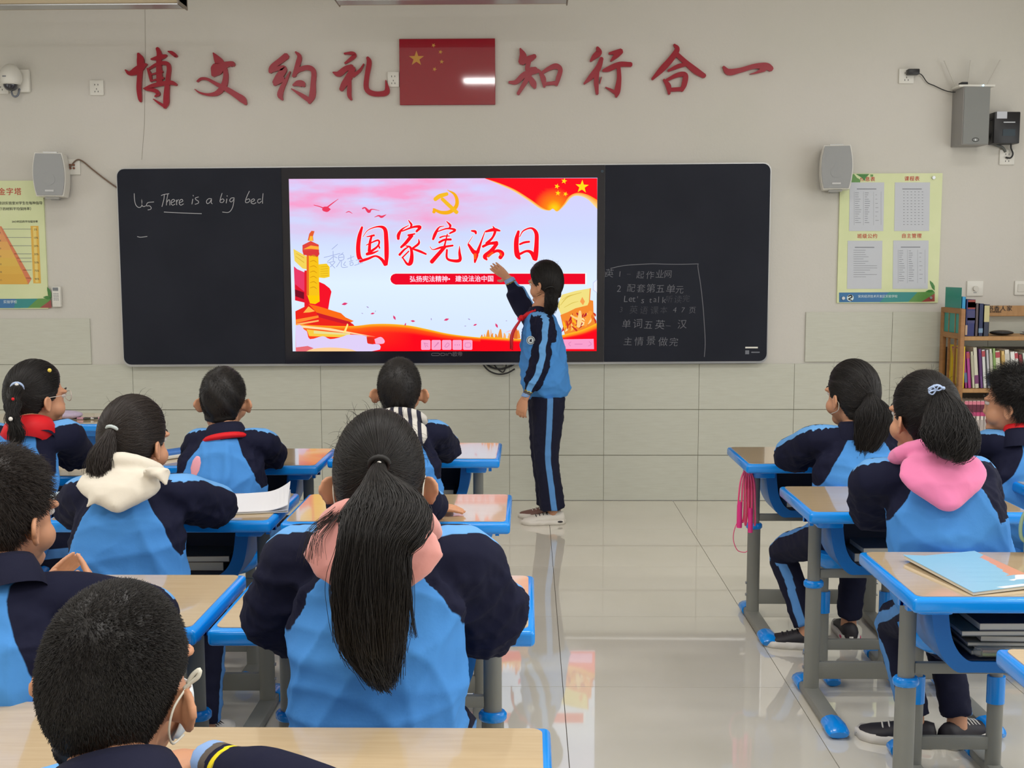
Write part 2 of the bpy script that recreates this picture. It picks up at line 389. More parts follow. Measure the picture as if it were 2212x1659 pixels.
mb = MB().tube([W(1308, 587, YW-.08), W(1308, 598, YW-.08)], .0018, gl, n=4); wb(mb, 'port_mark', None, disp)

# ---------------- the lit picture ----------------
m_scr = bpy.data.materials.new('screen_picture'); m_scr.use_nodes = True
nt = m_scr.node_tree; nt.nodes.clear(); out = nt.nodes.new('ShaderNodeOutputMaterial'); em = nt.nodes.new('ShaderNodeEmission')
at = nt.nodes.new('ShaderNodeAttribute'); at.attribute_name = 'Col'; nt.links.new(at.outputs['Color'], em.inputs[0]); em.inputs[1].default_value = 1.0
nt.links.new(em.outputs[0], out.inputs[0])
m_bg = bpy.data.materials.new('screen_sky'); m_bg.use_nodes = True; nt = m_bg.node_tree; nt.nodes.clear()
out = nt.nodes.new('ShaderNodeOutputMaterial'); em = nt.nodes.new('ShaderNodeEmission'); nt.links.new(em.outputs[0], out.inputs[0])
tc = nt.nodes.new('ShaderNodeTexCoord'); sp = nt.nodes.new('ShaderNodeSeparateXYZ'); nt.links.new(tc.outputs['Generated'], sp.inputs[0])
mp = nt.nodes.new('ShaderNodeMapping'); mp.inputs['Scale'].default_value = (2.2, 1, 5); nz = nt.nodes.new('ShaderNodeTexNoise'); nz.inputs['Scale'].default_value = 2.2; nz.inputs['Detail'].default_value = 5
nt.links.new(tc.outputs['Generated'], mp.inputs[0]); nt.links.new(mp.outputs[0], nz.inputs[0])
cr1 = nt.nodes.new('ShaderNodeValToRGB'); e = cr1.color_ramp.elements
e[0].position = .15; e[0].color = (*rgb(214, 230, 255), 1); e[1].position = 1; e[1].color = (*rgb(214, 206, 250), 1)
x_ = e.new(.4); x_.color = (*rgb(222, 238, 255), 1); x_ = e.new(.68); x_.color = (*rgb(205, 216, 250), 1)
nt.links.new(sp.outputs['Z'], cr1.inputs[0])
pk = nt.nodes.new('ShaderNodeMath'); pk.operation = 'MULTIPLY_ADD'; pk.inputs[1].default_value = 1.3; pk.inputs[2].default_value = -.42; nt.links.new(nz.outputs[0], pk.inputs[0])
hz = nt.nodes.new('ShaderNodeMapRange'); hz.inputs[1].default_value = .62; hz.inputs[2].default_value = .86; nt.links.new(sp.outputs['Z'], hz.inputs[0])
hx = nt.nodes.new('ShaderNodeMapRange'); hx.inputs[1].default_value = .85; hx.inputs[2].default_value = .45; nt.links.new(sp.outputs['X'], hx.inputs[0])
m1 = nt.nodes.new('ShaderNodeMath'); m1.operation = 'MULTIPLY'; nt.links.new(hz.outputs[0], m1.inputs[0]); nt.links.new(hx.outputs[0], m1.inputs[1])
m2 = nt.nodes.new('ShaderNodeMath'); m2.operation = 'MULTIPLY'; m2.use_clamp = True; nt.links.new(m1.outputs[0], m2.inputs[0]); nt.links.new(pk.outputs[0], m2.inputs[1])
m3 = nt.nodes.new('ShaderNodeMath'); m3.operation = 'MULTIPLY'; m3.inputs[1].default_value = 2.6; m3.use_clamp = True; nt.links.new(m2.outputs[0], m3.inputs[0])
mx = nt.nodes.new('ShaderNodeMix'); mx.data_type = 'RGBA'; nt.links.new(m3.outputs[0], mx.inputs[0]); nt.links.new(cr1.outputs[0], mx.inputs[6]); mx.inputs[7].default_value = (*rgb(244, 160, 205), 1)
nt.links.new(mx.outputs[2], em.inputs[0]); em.inputs[1].default_value = 1.05
SY = YW-.0795
mb = MB().add([(SX0, SY, SZ0), (SX1, SY, SZ0), (SX1, SY, SZ1), (SX0, SY, SZ1)], [(0, 1, 2, 3)], m_bg); pic = wb(mb, 'lit_picture', None, disp)
def sm(px, py): w = W(px, py, SY); return (min(max(w.x, SX0), SX1), min(max(w.z, SZ0), SZ1))
def a7(x, y): return sm(600+x/6.144, 370+y/6.144)
def a8(x, y): return sm(950+x/6.144, 370+y/6.144)
def b7(x, y): return sm(600+x/6.144, 560+y/6.144)
def b8(x, y): return sm(950+x/6.144, 560+y/6.144)
LAY = [0]
def art(name, items):
    """items: ('p', pts, map, colour) polygon, ('s', [strokes], map, colour, grow) strokes, ('g', ptsA, ptsB, map, colA, colB) graded band"""
    mb = MB(); cols = []
    for it in items:
        LAY[0] += 1; y = SY-.0001*LAY[0]-.0004; n0 = len(mb.f)
        if it[0] == 'p':
            P = it[1]
            if len(it) > 4: P = [tuple(q) for q in catmull(P, it[4])]
            mb.poly([it[2](*q) for q in P], y, 0, m_scr); cols += [it[3]]*(len(mb.f)-n0)
        elif it[0] == 's':
            for st in it[1]:
                mb.ribbon(st, it[2], y, .00005, m_scr, grow=it[4] if len(it) > 4 else 0)
            cols += [it[3]]*(len(mb.f)-n0)
    me = mb.mesh(name, off=rootloc(pic)); ca = me.color_attributes.new('Col', 'FLOAT_COLOR', 'CORNER')
    arr = []
    for p, c in zip(me.polygons, cols):
        for li in p.loop_indices:
            if callable(c):
                v = me.vertices[me.loops[li].vertex_index].co; arr += [*c(v.x+rootloc(pic).x, v.z+rootloc(pic).z), 1]
            else: arr += [*c, 1]
    ca.data.foreach_set('color', arr)
    return link(name, me, pic)
RED = rgb(255, 20, 35); DRED = rgb(225, 25, 45); ORG = rgb(255, 150, 20); YEL = rgb(255, 225, 30); PINK = rgb(250, 165, 205); WHT = rgb(245, 250, 255)
def mixc(a, b, t): t = max(0, min(1, t)); return tuple(p+(q-p)*t for p, q in zip(a, b))
def radial(px, py, rad, c0, c1):
    cx, cz = sm(px, py); return lambda x, z: mixc(c0, c1, math.hypot(x-cx, z-cz)/rad)
def fan_grid(top, bot, n=14):
    """fill between two curves as strips, gives vertices for colour grading"""
    T = catmull(top, n); B = catmull(bot, n); return T, B
def band(name, top, bot, mp_, colf, rows=6, sub=8, base=0):
    T = catmull(top, sub); B = catmull(bot, sub); n = min(len(T), len(B)); T = T[np.linspace(0, len(T)-1, n).astype(int)]; B = B[np.linspace(0, len(B)-1, n).astype(int)]
    LAY[0] += 1; y = SY-.0001*LAY[0]-.0004; vs = []; cl = []
    for r in range(rows+1):
        for i in range(n):
            q = T[i]+(B[i]-T[i])*r/rows; x, z = mp_(*q); vs.append((x, y, z)); cl.append(colf(x, z, r/rows, i/(n-1)))
    fs = [(r*n+i, (r+1)*n+i, (r+1)*n+i+1, r*n+i+1) for r in range(rows) for i in range(n-1)]
    mb = MB().add(vs, fs, m_scr); me = mb.mesh(name, off=rootloc(pic)); ca = me.color_attributes.new('Col', 'FLOAT_COLOR', 'CORNER')
    arr = []
    for l in me.loops: arr += [*cl[l.vertex_index], 1]
    ca.data.foreach_set('color', arr); return link(name, me, pic)
def star(cx, cy, r, mp_, rot=0): return [(cx+r*(1 if i % 2 == 0 else .4)*math.sin(rot+i*math.pi/5), cy-r*(1 if i % 2 == 0 else .4)*math.cos(rot+i*math.pi/5)) for i in range(10)]
# flag in the upper right corner
edge = [(600, 95), (800, 160), (1000, 245), (1200, 370), (1350, 475), (1450, 515), (1500, 490), (1560, 520), (1640, 440), (1720, 330), (1830, 285), (1960, 310), (2090, 380)]
edge2 = [(600, 95), (780, 172), (980, 265), (1180, 392), (1340, 500), (1450, 522), (1500, 500), (1560, 535), (1650, 460), (1740, 355), (1830, 325), (1960, 370), (2090, 500)]
band('flag_edge', edge, edge2, a8, lambda x, z, r, t: mixc(ORG, rgb(255, 225, 150), r), rows=2)
gx, gz = a8(1520, 500)
band('flag_corner', [(600, 92), (800, 92), (1000, 92), (1200, 92), (1350, 92), (1450, 92), (1500, 92), (1560, 92), (1640, 92), (1720, 92), (1830, 92), (1960, 92), (2090, 92)], edge, a8,
     lambda x, z, r, t: mixc(mixc(YEL, ORG, math.hypot(x-gx, z-gz)/.05), RED, (math.hypot(x-gx, z-gz)-.03)/.10), rows=10)
art('star', [('p', star(1888, 205, 92, a8, .05), a8, YEL)])
for cx, cy, r, ro in [(1650, 130, 42, .2), (1555, 200, 38, .3), (1568, 290, 38, .1), (1668, 302, 34, .4)]: art('star', [('p', star(cx, cy, r, a8, ro), a8, YEL)])
# gold emblem
em1 = [[(2190-2148, 455, 22), (2250-2148, 350, 40), (2350-2148, 330, 10)]]
GOLD = rgb(250, 178, 28)
art('gold_emblem', [('s', [[(100, 248, 6), (190, 300, 34), (228, 380, 46), (215, 470, 52), (130, 540, 52), (30, 548, 46), (-50, 520, 36), (-85, 500, 26)],
                           [(-80, 545, 44), (-65, 505, 38)]], a8, GOLD),
                    ('s', [[(30, 365, 46), (120, 450, 50), (228, 548, 52)], [(-65, 375, 52), (0, 330, 58), (100, 300, 46)]], a8, rgb(248, 190, 40))])
# title characters, brush strokes with a white rim
TI = {
 'guo': (a7, [[(1120, 740, 30), (1085, 860, 52), (1068, 1000, 58), (1075, 1120, 60), (1100, 1175, 60)], [(1130, 870, 8), (1200, 780, 12), (1330, 735, 22), (1420, 765, 50), (1440, 900, 58), (1445, 1100, 60), (1440, 1240, 40)],
              [(1090, 1195, 40), (1200, 1160, 34), (1300, 1125, 26), (1380, 1170, 40), (1430, 1240, 50)], [(1180, 870, 12), (1280, 850, 30)], [(1250, 850, 26), (1225, 940, 36), (1215, 1060, 44)],
              [(1175, 980, 12), (1330, 915, 26), (1330, 990, 26), (1200, 1090, 38)], [(1180, 1100, 40), (1260, 1085, 30), (1335, 1055, 14)], [(1340, 980, 16), (1352, 1020, 24)]]),
 'jia': (a7, [[(1735, 650, 12), (1775, 710, 30), (1760, 735, 14)], [(1600, 900, 36), (1605, 840, 46), (1650, 770, 24), (1740, 715, 8)], [(1650, 795, 18), (1800, 740, 28), (1890, 740, 42), (1840, 800, 30)],
              [(1730, 850, 30), (1820, 830, 20)], [(1780, 850, 50), (1700, 950, 44), (1635, 1010, 30)], [(1700, 990, 14), (1760, 1010, 30), (1780, 1100, 44), (1765, 1210, 60), (1720, 1230, 34), (1660, 1150, 18)],
              [(1615, 1110, 34), (1680, 1040, 26), (1740, 1000, 14)], [(1650, 1150, 20), (1740, 1060, 18)], [(1870, 900, 10), (1870, 960, 32), (1780, 1030, 26)], [(1790, 1030, 24), (1880, 1060, 34), (1970, 1100, 24)]]),
 'xian': (a8, [[(88, 662, 10), (140, 720, 34), (120, 760, 12)], [(-90, 905, 30), (-60, 830, 42), (-10, 745, 20), (60, 725, 8)], [(-30, 800, 14), (100, 760, 22), (205, 780, 32), (130, 825, 22)],
               [(0, 880, 22), (60, 860, 18), (130, 860, 14)], [(100, 835, 16), (80, 920, 22), (60, 1000, 26)], [(-10, 945, 30), (60, 910, 30), (150, 905, 30)], [(-130, 1000, 8), (-90, 1040, 12), (20, 1010, 30), (175, 985, 26)],
               [(70, 1000, 44), (0, 1080, 50), (-110, 1205, 56)], [(95, 1040, 26), (95, 1150, 30), (160, 1185, 36), (265, 1180, 46), (262, 1080, 34), (262, 990, 6)]]),
 'fa': (a8, [[(420, 790, 22), (470, 800, 36), (480, 830, 24)], [(440, 860, 6), (375, 960, 10)], [(380, 970, 30), (440, 1060, 54), (480, 1100, 70), (465, 1210, 24)], [(500, 1080, 50), (545, 950, 26), (600, 800, 10)],
             [(610, 800, 26), (720, 775, 46), (800, 790, 22)], [(705, 730, 12), (735, 790, 36), (700, 880, 30), (620, 960, 40)], [(570, 1000, 34), (660, 960, 36), (760, 950, 52)], [(760, 960, 44), (680, 1060, 56), (600, 1130, 60), (625, 1175, 24)],
             [(650, 1110, 34), (760, 1055, 40), (830, 1090, 54), (800, 1150, 52)]]),
 'ri': (a8, [[(1045, 795, 34), (1020, 900, 60), (1015, 1010, 64), (1030, 1110, 70), (1060, 1160, 36)], [(1060, 870, 10), (1110, 790, 18), (1215, 755, 26), (1280, 820, 52), (1285, 950, 58), (1275, 1100, 66), (1270, 1175, 50)],
             [(1060, 970, 26), (1120, 945, 30), (1190, 935, 28)], [(1060, 1100, 34), (1150, 1060, 32), (1215, 1080, 50), (1265, 1160, 70)]]),
}
for k, (mp_, st) in TI.items():
    art('title_character', [('s', st, mp_, WHT, 7), ('s', st, mp_, RED)])
art('orange_sheen', [('s', [[(470, 1100, 40), (468, 1160, 30)], [(640, 1130, 34), (700, 1080, 30)], [(800, 1085, 26), (818, 1120, 24)]], a8, rgb(255, 95, 30))])
# red pill with its line of text
art('caption_bar', [('p', [a for a in [(1485, 1430), (1492, 1390), (1520, 1362), (1560, 1350), (4100, 1350), (4100, 1505), (1560, 1512), (1520, 1498), (1494, 1470)]], a7, WHT),
                    ('p', [(1495, 1430), (1505, 1392), (1530, 1368), (1565, 1358), (4080, 1358), (4080, 1498), (1565, 1504), (1530, 1490), (1505, 1465)], a7, rgb(240, 12, 40))])
m_scrw = mat('screen_white', (0, 0, 0), 1, 0, emit=rgb(255, 225, 245), estr=1)
w = W(929, 603.5, SY-.009); text_obj('弘扬宪法精神•', .0400, m_scrw, pic, w.x-.001, w.z, SY-.0075, 'caption_text', .0001, offset=.0006, aspect=1, spacing=1)
w = W(1025, 603, SY-.009); text_obj('建设法治中国', .0400, m_scrw, pic, w.x, w.z, SY-.0075, 'caption_text', .0001, offset=.0006, spacing=1)
# birds
for st in [[[(480, 448, 8), (560, 470, 12), (610, 490, 16)], [(610, 500, 60), (660, 505, 70), (700, 505, 10)], [(650, 485, 18), (720, 430, 14), (805, 368, 5)]],
           [[(905, 550, 6), (945, 535, 12), (990, 560, 5)]], [[(1125, 495, 18), (1160, 485, 20), (1210, 535, 40), (1250, 505, 14), (1350, 522, 5)]], [[(1285, 608, 6), (1340, 590, 18), (1380, 605, 30), (1440, 575, 5)]]]:
    art('bird', [('s', st, a7, rgb(238, 60, 95))])
# faint stylus name on the picture
art('stylus_writing', [('s', [[(x, y, 8) for x, y in s] for s in [[(795, 970), (720, 1035)], [(615, 1145), (830, 1090)], [(735, 1060), (740, 1190)], [(740, 1130), (660, 1200)], [(745, 1130), (790, 1150)], [(660, 1215), (760, 1200), (700, 1270)], [(690, 1215), (760, 1285)],
    [(870, 1080), (835, 1110)], [(810, 1120), (815, 1180), (875, 1170), (870, 1105), (815, 1115)], [(815, 1145), (870, 1140)], [(840, 1180), (780, 1270)], [(850, 1180), (850, 1270), (930, 1270)], [(900, 1200), (875, 1240), (905, 1250)],
    [(925, 1165), (1010, 1130)], [(970, 1115), (975, 1190)], [(950, 1200), (1000, 1185)], [(960, 1215), (965, 1250), (1000, 1240), (995, 1210), (960, 1218)], [(1040, 1180), (1110, 1170)], [(1020, 1250), (1130, 1210)], [(1080, 1180), (1070, 1225)]]], a7, rgb(165, 178, 225))])
# red gate walls, roofs and pillar on the left
art('gate_tower', [('p', [(215, 1260), (260, 1300), (355, 1340), (355, 1650), (230, 1650)], a7, rgb(236, 60, 105)), ('p', [(230, 330), (355, 430), (355, 575), (230, 545)], b7, rgb(225, 25, 50)),
    ('p', [(228, 400), (350, 440), (350, 530), (232, 490)], b7, rgb(120, 20, 40)), ('p', [(550, 300), (620, 330), (690, 385), (714, 430), (690, 540), (670, 670), (560, 690), (400, 640), (380, 590)], b7, rgb(248, 22, 42)),
    ('p', [(355, 150), (400, 150), (420, 600), (355, 640)], b7, rgb(232, 30, 45)),
    ('p', [(235, 690), (420, 600), (560, 640), (900, 800), (1000, 860), (1200, 1100), (250, 1100)], b7, rgb(240, 40, 30)),
    ('p', [(410, 590), (560, 630), (840, 715), (900, 770), (1010, 820), (950, 850), (830, 800), (560, 740), (510, 700)], b7, rgb(255, 110, 25)), ('p', [(340, 710), (410, 625), (495, 690), (420, 705)], b7, rgb(255, 185, 80)),
    ('p', [(510, 705), (960, 830), (980, 870), (850, 850), (550, 770)], b7, rgb(205, 30, 45)), ('p', [(240, 800), (540, 745), (545, 775), (240, 850)], b7, rgb(255, 140, 50)), ('p', [(240, 855), (545, 805), (545, 825), (240, 880)], b7, rgb(255, 190, 110))])
CY, CZ = 0, 0
art('carved_pillar', [('p', [(210, 1030), (385, 1130), (385, 1300), (330, 1290), (225, 1190)], a7, rgb(246, 214, 90)), ('p', [(545, 1235), (650, 1225), (690, 1270), (690, 1400), (620, 1418), (545, 1410)], a7, rgb(248, 205, 40)),
    ('p', [(385, 1060), (540, 1060), (555, 1650), (395, 1650)], a7, rgb(250, 196, 28)), ('p', [(385, 1060), (415, 1060), (415, 1650), (385, 1650)], a7, rgb(236, 110, 40)), ('p', [(395, 480), (555, 480), (558, 560), (500, 595), (430, 585)], b7, rgb(255, 205, 10)),
    ('p', [(330, 980), (440, 925), (545, 975), (550, 1060), (330, 1060)], a7, rgb(226, 70, 62)), ('p', [(340, 1035), (440, 985), (545, 1000), (548, 1040), (440, 1030)], a7, rgb(255, 176, 60)),
    ('p', [(330, 1060), (545, 1040), (555, 1100), (530, 1135), (345, 1110)], a7, rgb(222, 60, 60)), ('p', [(400, 920), (420, 830), (450, 790), (490, 795), (470, 860), (475, 925)], a7, rgb(232, 96, 50)), ('p', [(415, 925), (430, 860), (465, 860), (468, 925)], a7, rgb(255, 190, 60)),
    ('s', [[(430, 1130+70*i, 6), (480, 1115+70*i, 10), (520, 1140+70*i, 6)] for i in range(7)], a7, rgb(214, 150, 20)), ('s', [[(570, 1270+30*i, 5), (670, 1262+30*i, 6)] for i in range(5)], a7, rgb(214, 160, 20)), ('s', [[(250, 1090, 5), (350, 1150, 8)], [(240, 1130, 5), (350, 1210, 8)]], a7, rgb(208, 165, 50))])
# wave ribbon along the foot of the picture
top = [(240, 860), (600, 880), (1000, 885), (1250, 860), (1500, 858), (1750, 880), (2000, 930), (2250, 985), (2550, 1025), (2850, 1050), (3150, 1060), (3350, 1050), (3600, 1030), (3830, 1000), (4050, 930), (4260, 850)]
bot = [(240, 1225), (600, 1225), (1000, 1225), (1250, 1225), (1500, 1225), (1750, 1225), (2000, 1225), (2250, 1222), (2550, 1220), (2850, 1220), (3150, 1215), (3350, 1215), (3600, 1210), (3830, 1208), (4050, 1205), (4260, 1200)]
def wavec(x, z, r, t):
    c = mixc(rgb(255, 200, 40), rgb(255, 105, 20), r/.12) if r < .12 else mixc(rgb(255, 90, 20), rgb(255, 12, 30), (r-.12)/.2)
    if t < .35: c = mixc(c, rgb(255, 120, 30), (1-t/.35)*.6*(1-r))
    return c
band('red_wave', top, bot, b7, wavec, rows=16)
art('light_streaks', [('p', [(240, 870), (700, 915), (1300, 1030), (1000, 990), (600, 935), (240, 900)], b7, rgb(255, 225, 170)), ('p', [(870, 975), (925, 850), (940, 870), (900, 975)], b7, rgb(255, 235, 130)),
    ('p', [(385, 930), (880, 985), (1220, 1030), (900, 1035), (420, 1020)], b7, rgb(250, 205, 70)), ('p', [(480, 945), (960, 985), (960, 1005), (480, 985)], b7, rgb(235, 225, 150))])
art('clouds', [('p', [(240, 880), (300, 870), (350, 930), (390, 960), (430, 1060), (600, 1020), (700, 1060), (850, 1030), (950, 1000), (1180, 1020), (1200, 1120), (1350, 1130), (1250, 1225), (245, 1225)], b7, rgb(226, 210, 250), 3),
    ('p', [(1285, 1060), (1370, 1030), (1420, 1080), (1400, 1120), (1300, 1120)], b7, rgb(250, 180, 215), 3), ('p', [(1180, 1030), (1280, 1050), (1270, 1130), (1190, 1110)], b7, rgb(225, 45, 30)),
    ('p', [(245, 1170), (400, 1150), (480, 1180), (380, 1225), (248, 1225)], b7, rgb(232, 110, 120)), ('p', [(380, 1225), (460, 1190), (700, 1170), (950, 1190), (1050, 1225)], b7, rgb(255, 208, 150), 3)])
# petals
for x, y, l, a, c in [(890, 592, 80, -.2, 1), (1195, 635, 34, .5, 0), (1260, 720, 54, -.2, 1), (1298, 690, 20, -1.2, 0), (1550, 775, 66, 1.1, 1), (1795, 820, 60, .1, 1), (1125, 718, 22, .3, 0), (2038, 795, 30, 1.5, 0), (2240, 800, 70, -.3, 1), (2540, 795, 32, .5, 0), (2620, 870, 52, -.4, 1), (2905, 880, 66, 1.1, 1), (3200, 790, 100, 1.3, 1), (3035, 817, 20, 0, 0), (1695, 865, 44, -1.3, 1), (2490, 885, 24, 0, 0)]:
    dx, dy = math.cos(a)*l/2, math.sin(a)*l/2
    art('petal', [('s', [[(x-dx, y-dy, 3), (x, y, l*.42), (x+dx, y+dy, 3)]], b7, rgb(228, 60, 115) if c else rgb(170, 150, 205))])
# relief of gold figures and its banner, right side
art('yellow_banner', [('p', [(1560, 620), (1620, 470), (1800, 420), (1990, 385), (1975, 620), (1800, 660), (1610, 740)], b8, rgb(244, 226, 132)), ('p', [(1990, 385), (2004, 385), (1990, 600), (1975, 620)], b8, rgb(240, 140, 60)),
    ('s', [[(1600, 610, 6), (1700, 500, 12), (1880, 440, 6)], [(1650, 640, 5), (1760, 580, 9), (1840, 560, 4)], [(1620, 540, 4), (1700, 490, 8), (1800, 460, 4)]], b8, rgb(218, 192, 84)), ('p', [(1860, 560), (1890, 500), (1925, 560), (1900, 610)], b8, rgb(250, 160, 80))])
figs = [('p', [(1600, 740), (1700, 700), (1800, 650), (1960, 610), (1990, 540), (2035, 550), (2040, 700), (2070, 850), (2080, 880), (1900, 960), (1660, 1010)], b8, rgb(246, 140, 50))]
for i in range(34):
    x = random.uniform(1630, 2050); yb = 960-(x-1640)*.28; y = random.uniform(700 if x > 1700 else 800, yb-30); a = random.uniform(.6, 2.4); l = random.uniform(50, 120)
    figs.append(('s', [[(x, y, 14), (x+math.cos(a)*l*.5+8, y+math.sin(a)*l*.5, 26), (x+math.cos(a)*l, y+math.sin(a)*l, 8)]], b8, random.choice([rgb(255, 205, 110), rgb(205, 60, 40), rgb(255, 185, 40), rgb(240, 110, 40), rgb(255, 225, 160), rgb(180, 30, 50)])))
figs += [('s', [[(1740, 745, 22), (1800, 780, 26), (1850, 800, 40)], [(1860, 690, 30), (1855, 800, 60), (1840, 890, 50)]], b8, rgb(255, 212, 140)), ('s', [[(2000, 700, 50), (1960, 800, 60), (1930, 880, 40)]], b8, rgb(255, 160, 60))]
art('relief_figures', figs)
figs = []
for x, h, w_ in [(560, 40, 20), (640, 100, 40), (700, 60, 24), (750, 50, 30), (800, 110, 46), (860, 60, 30), (920, 60, 30), (960, 80, 30), (1010, 150, 50), (1050, 100, 30), (600, 50, 20), (680, 110, 10)]:
    figs.append(('s', [[(x, 1040, w_*1.4), (x+random.uniform(-8, 8), 1040-h*.5, w_), (x+random.uniform(-10, 10), 1040-h, w_*.4)]], b8, random.choice([rgb(240, 150, 60), rgb(250, 180, 110), rgb(226, 110, 50)])))
figs.append(('s', [[(870, 970, 4), (930, 950, 16), (1000, 930, 12)]], b8, rgb(246, 200, 215)))
art('relief_figures', figs)
band('red_wave', [(540, 1022), (800, 1040), (1040, 1055), (1300, 1045), (1560, 1015), (1700, 985), (1900, 930), (2085, 845)], [(540, 1222), (800, 1222), (1040, 1222), (1300, 1222), (1560, 1222), (1700, 1222), (1900, 1222), (2085, 1222)], b8,
     lambda x, z, r, t: mixc(rgb(255, 200, 40), rgb(255, 12, 30), r/.22), rows=14)
# tool buttons
for i in range(5):
    x = 1905+139*i; mb_ = [(x+10, 1070), (x+112, 1070), (x+124, 1082), (x+124, 1188), (x+112, 1200), (x+10, 1200), (x, 1188), (x, 1082)]
    ic = [[[(x+35, 1110, 8), (x+90, 1120, 8)], [(x+45, 1110, 8), (x+60, 1165, 8)], [(x+70, 1135, 8), (x+92, 1160, 8)]], [[(x+35, 1165, 8), (x+90, 1105, 18)]], [[(x+35, 1155, 8), (x+70, 1110, 8), (x+95, 1130, 8), (x+60, 1165, 8), (x+35, 1155, 8)]],
          [[(x+30, 1135, 14), (x+36, 1135, 14)], [(x+60, 1135, 14), (x+66, 1135, 14)], [(x+88, 1135, 14), (x+94, 1135, 14)]], [[(x+30, 1110, 7), (x+95, 1110, 7), (x+95, 1160, 7), (x+30, 1160, 7), (x+30, 1110, 7)]]][i]
    art('tool_button', [('p', mb_, b7, rgb(252, 168, 206)), ('s', ic, b7, rgb(222, 130, 178))])
art('page_button', [('p', [(1600, 1062), (2040, 1055), (2045, 1190), (1600, 1190)], b8, rgb(250, 160, 205)), ('s', [[(1980, 1090, 8), (2010, 1125, 8), (1970, 1150, 8)], [(1790, 1125, 10), (1890, 1125, 10)], [(1740, 1095, 8), (1710, 1120, 8), (1735, 1150, 8)]], b8, rgb(226, 130, 182))])
art('side_tab', [('p', [(2085, 265), (2030, 310), (2030, 410), (2085, 450)], b8, rgb(200, 205, 245)), ('p', [(2085, 275), (2038, 315), (2038, 405), (2085, 440)], b8, rgb(238, 243, 255))])
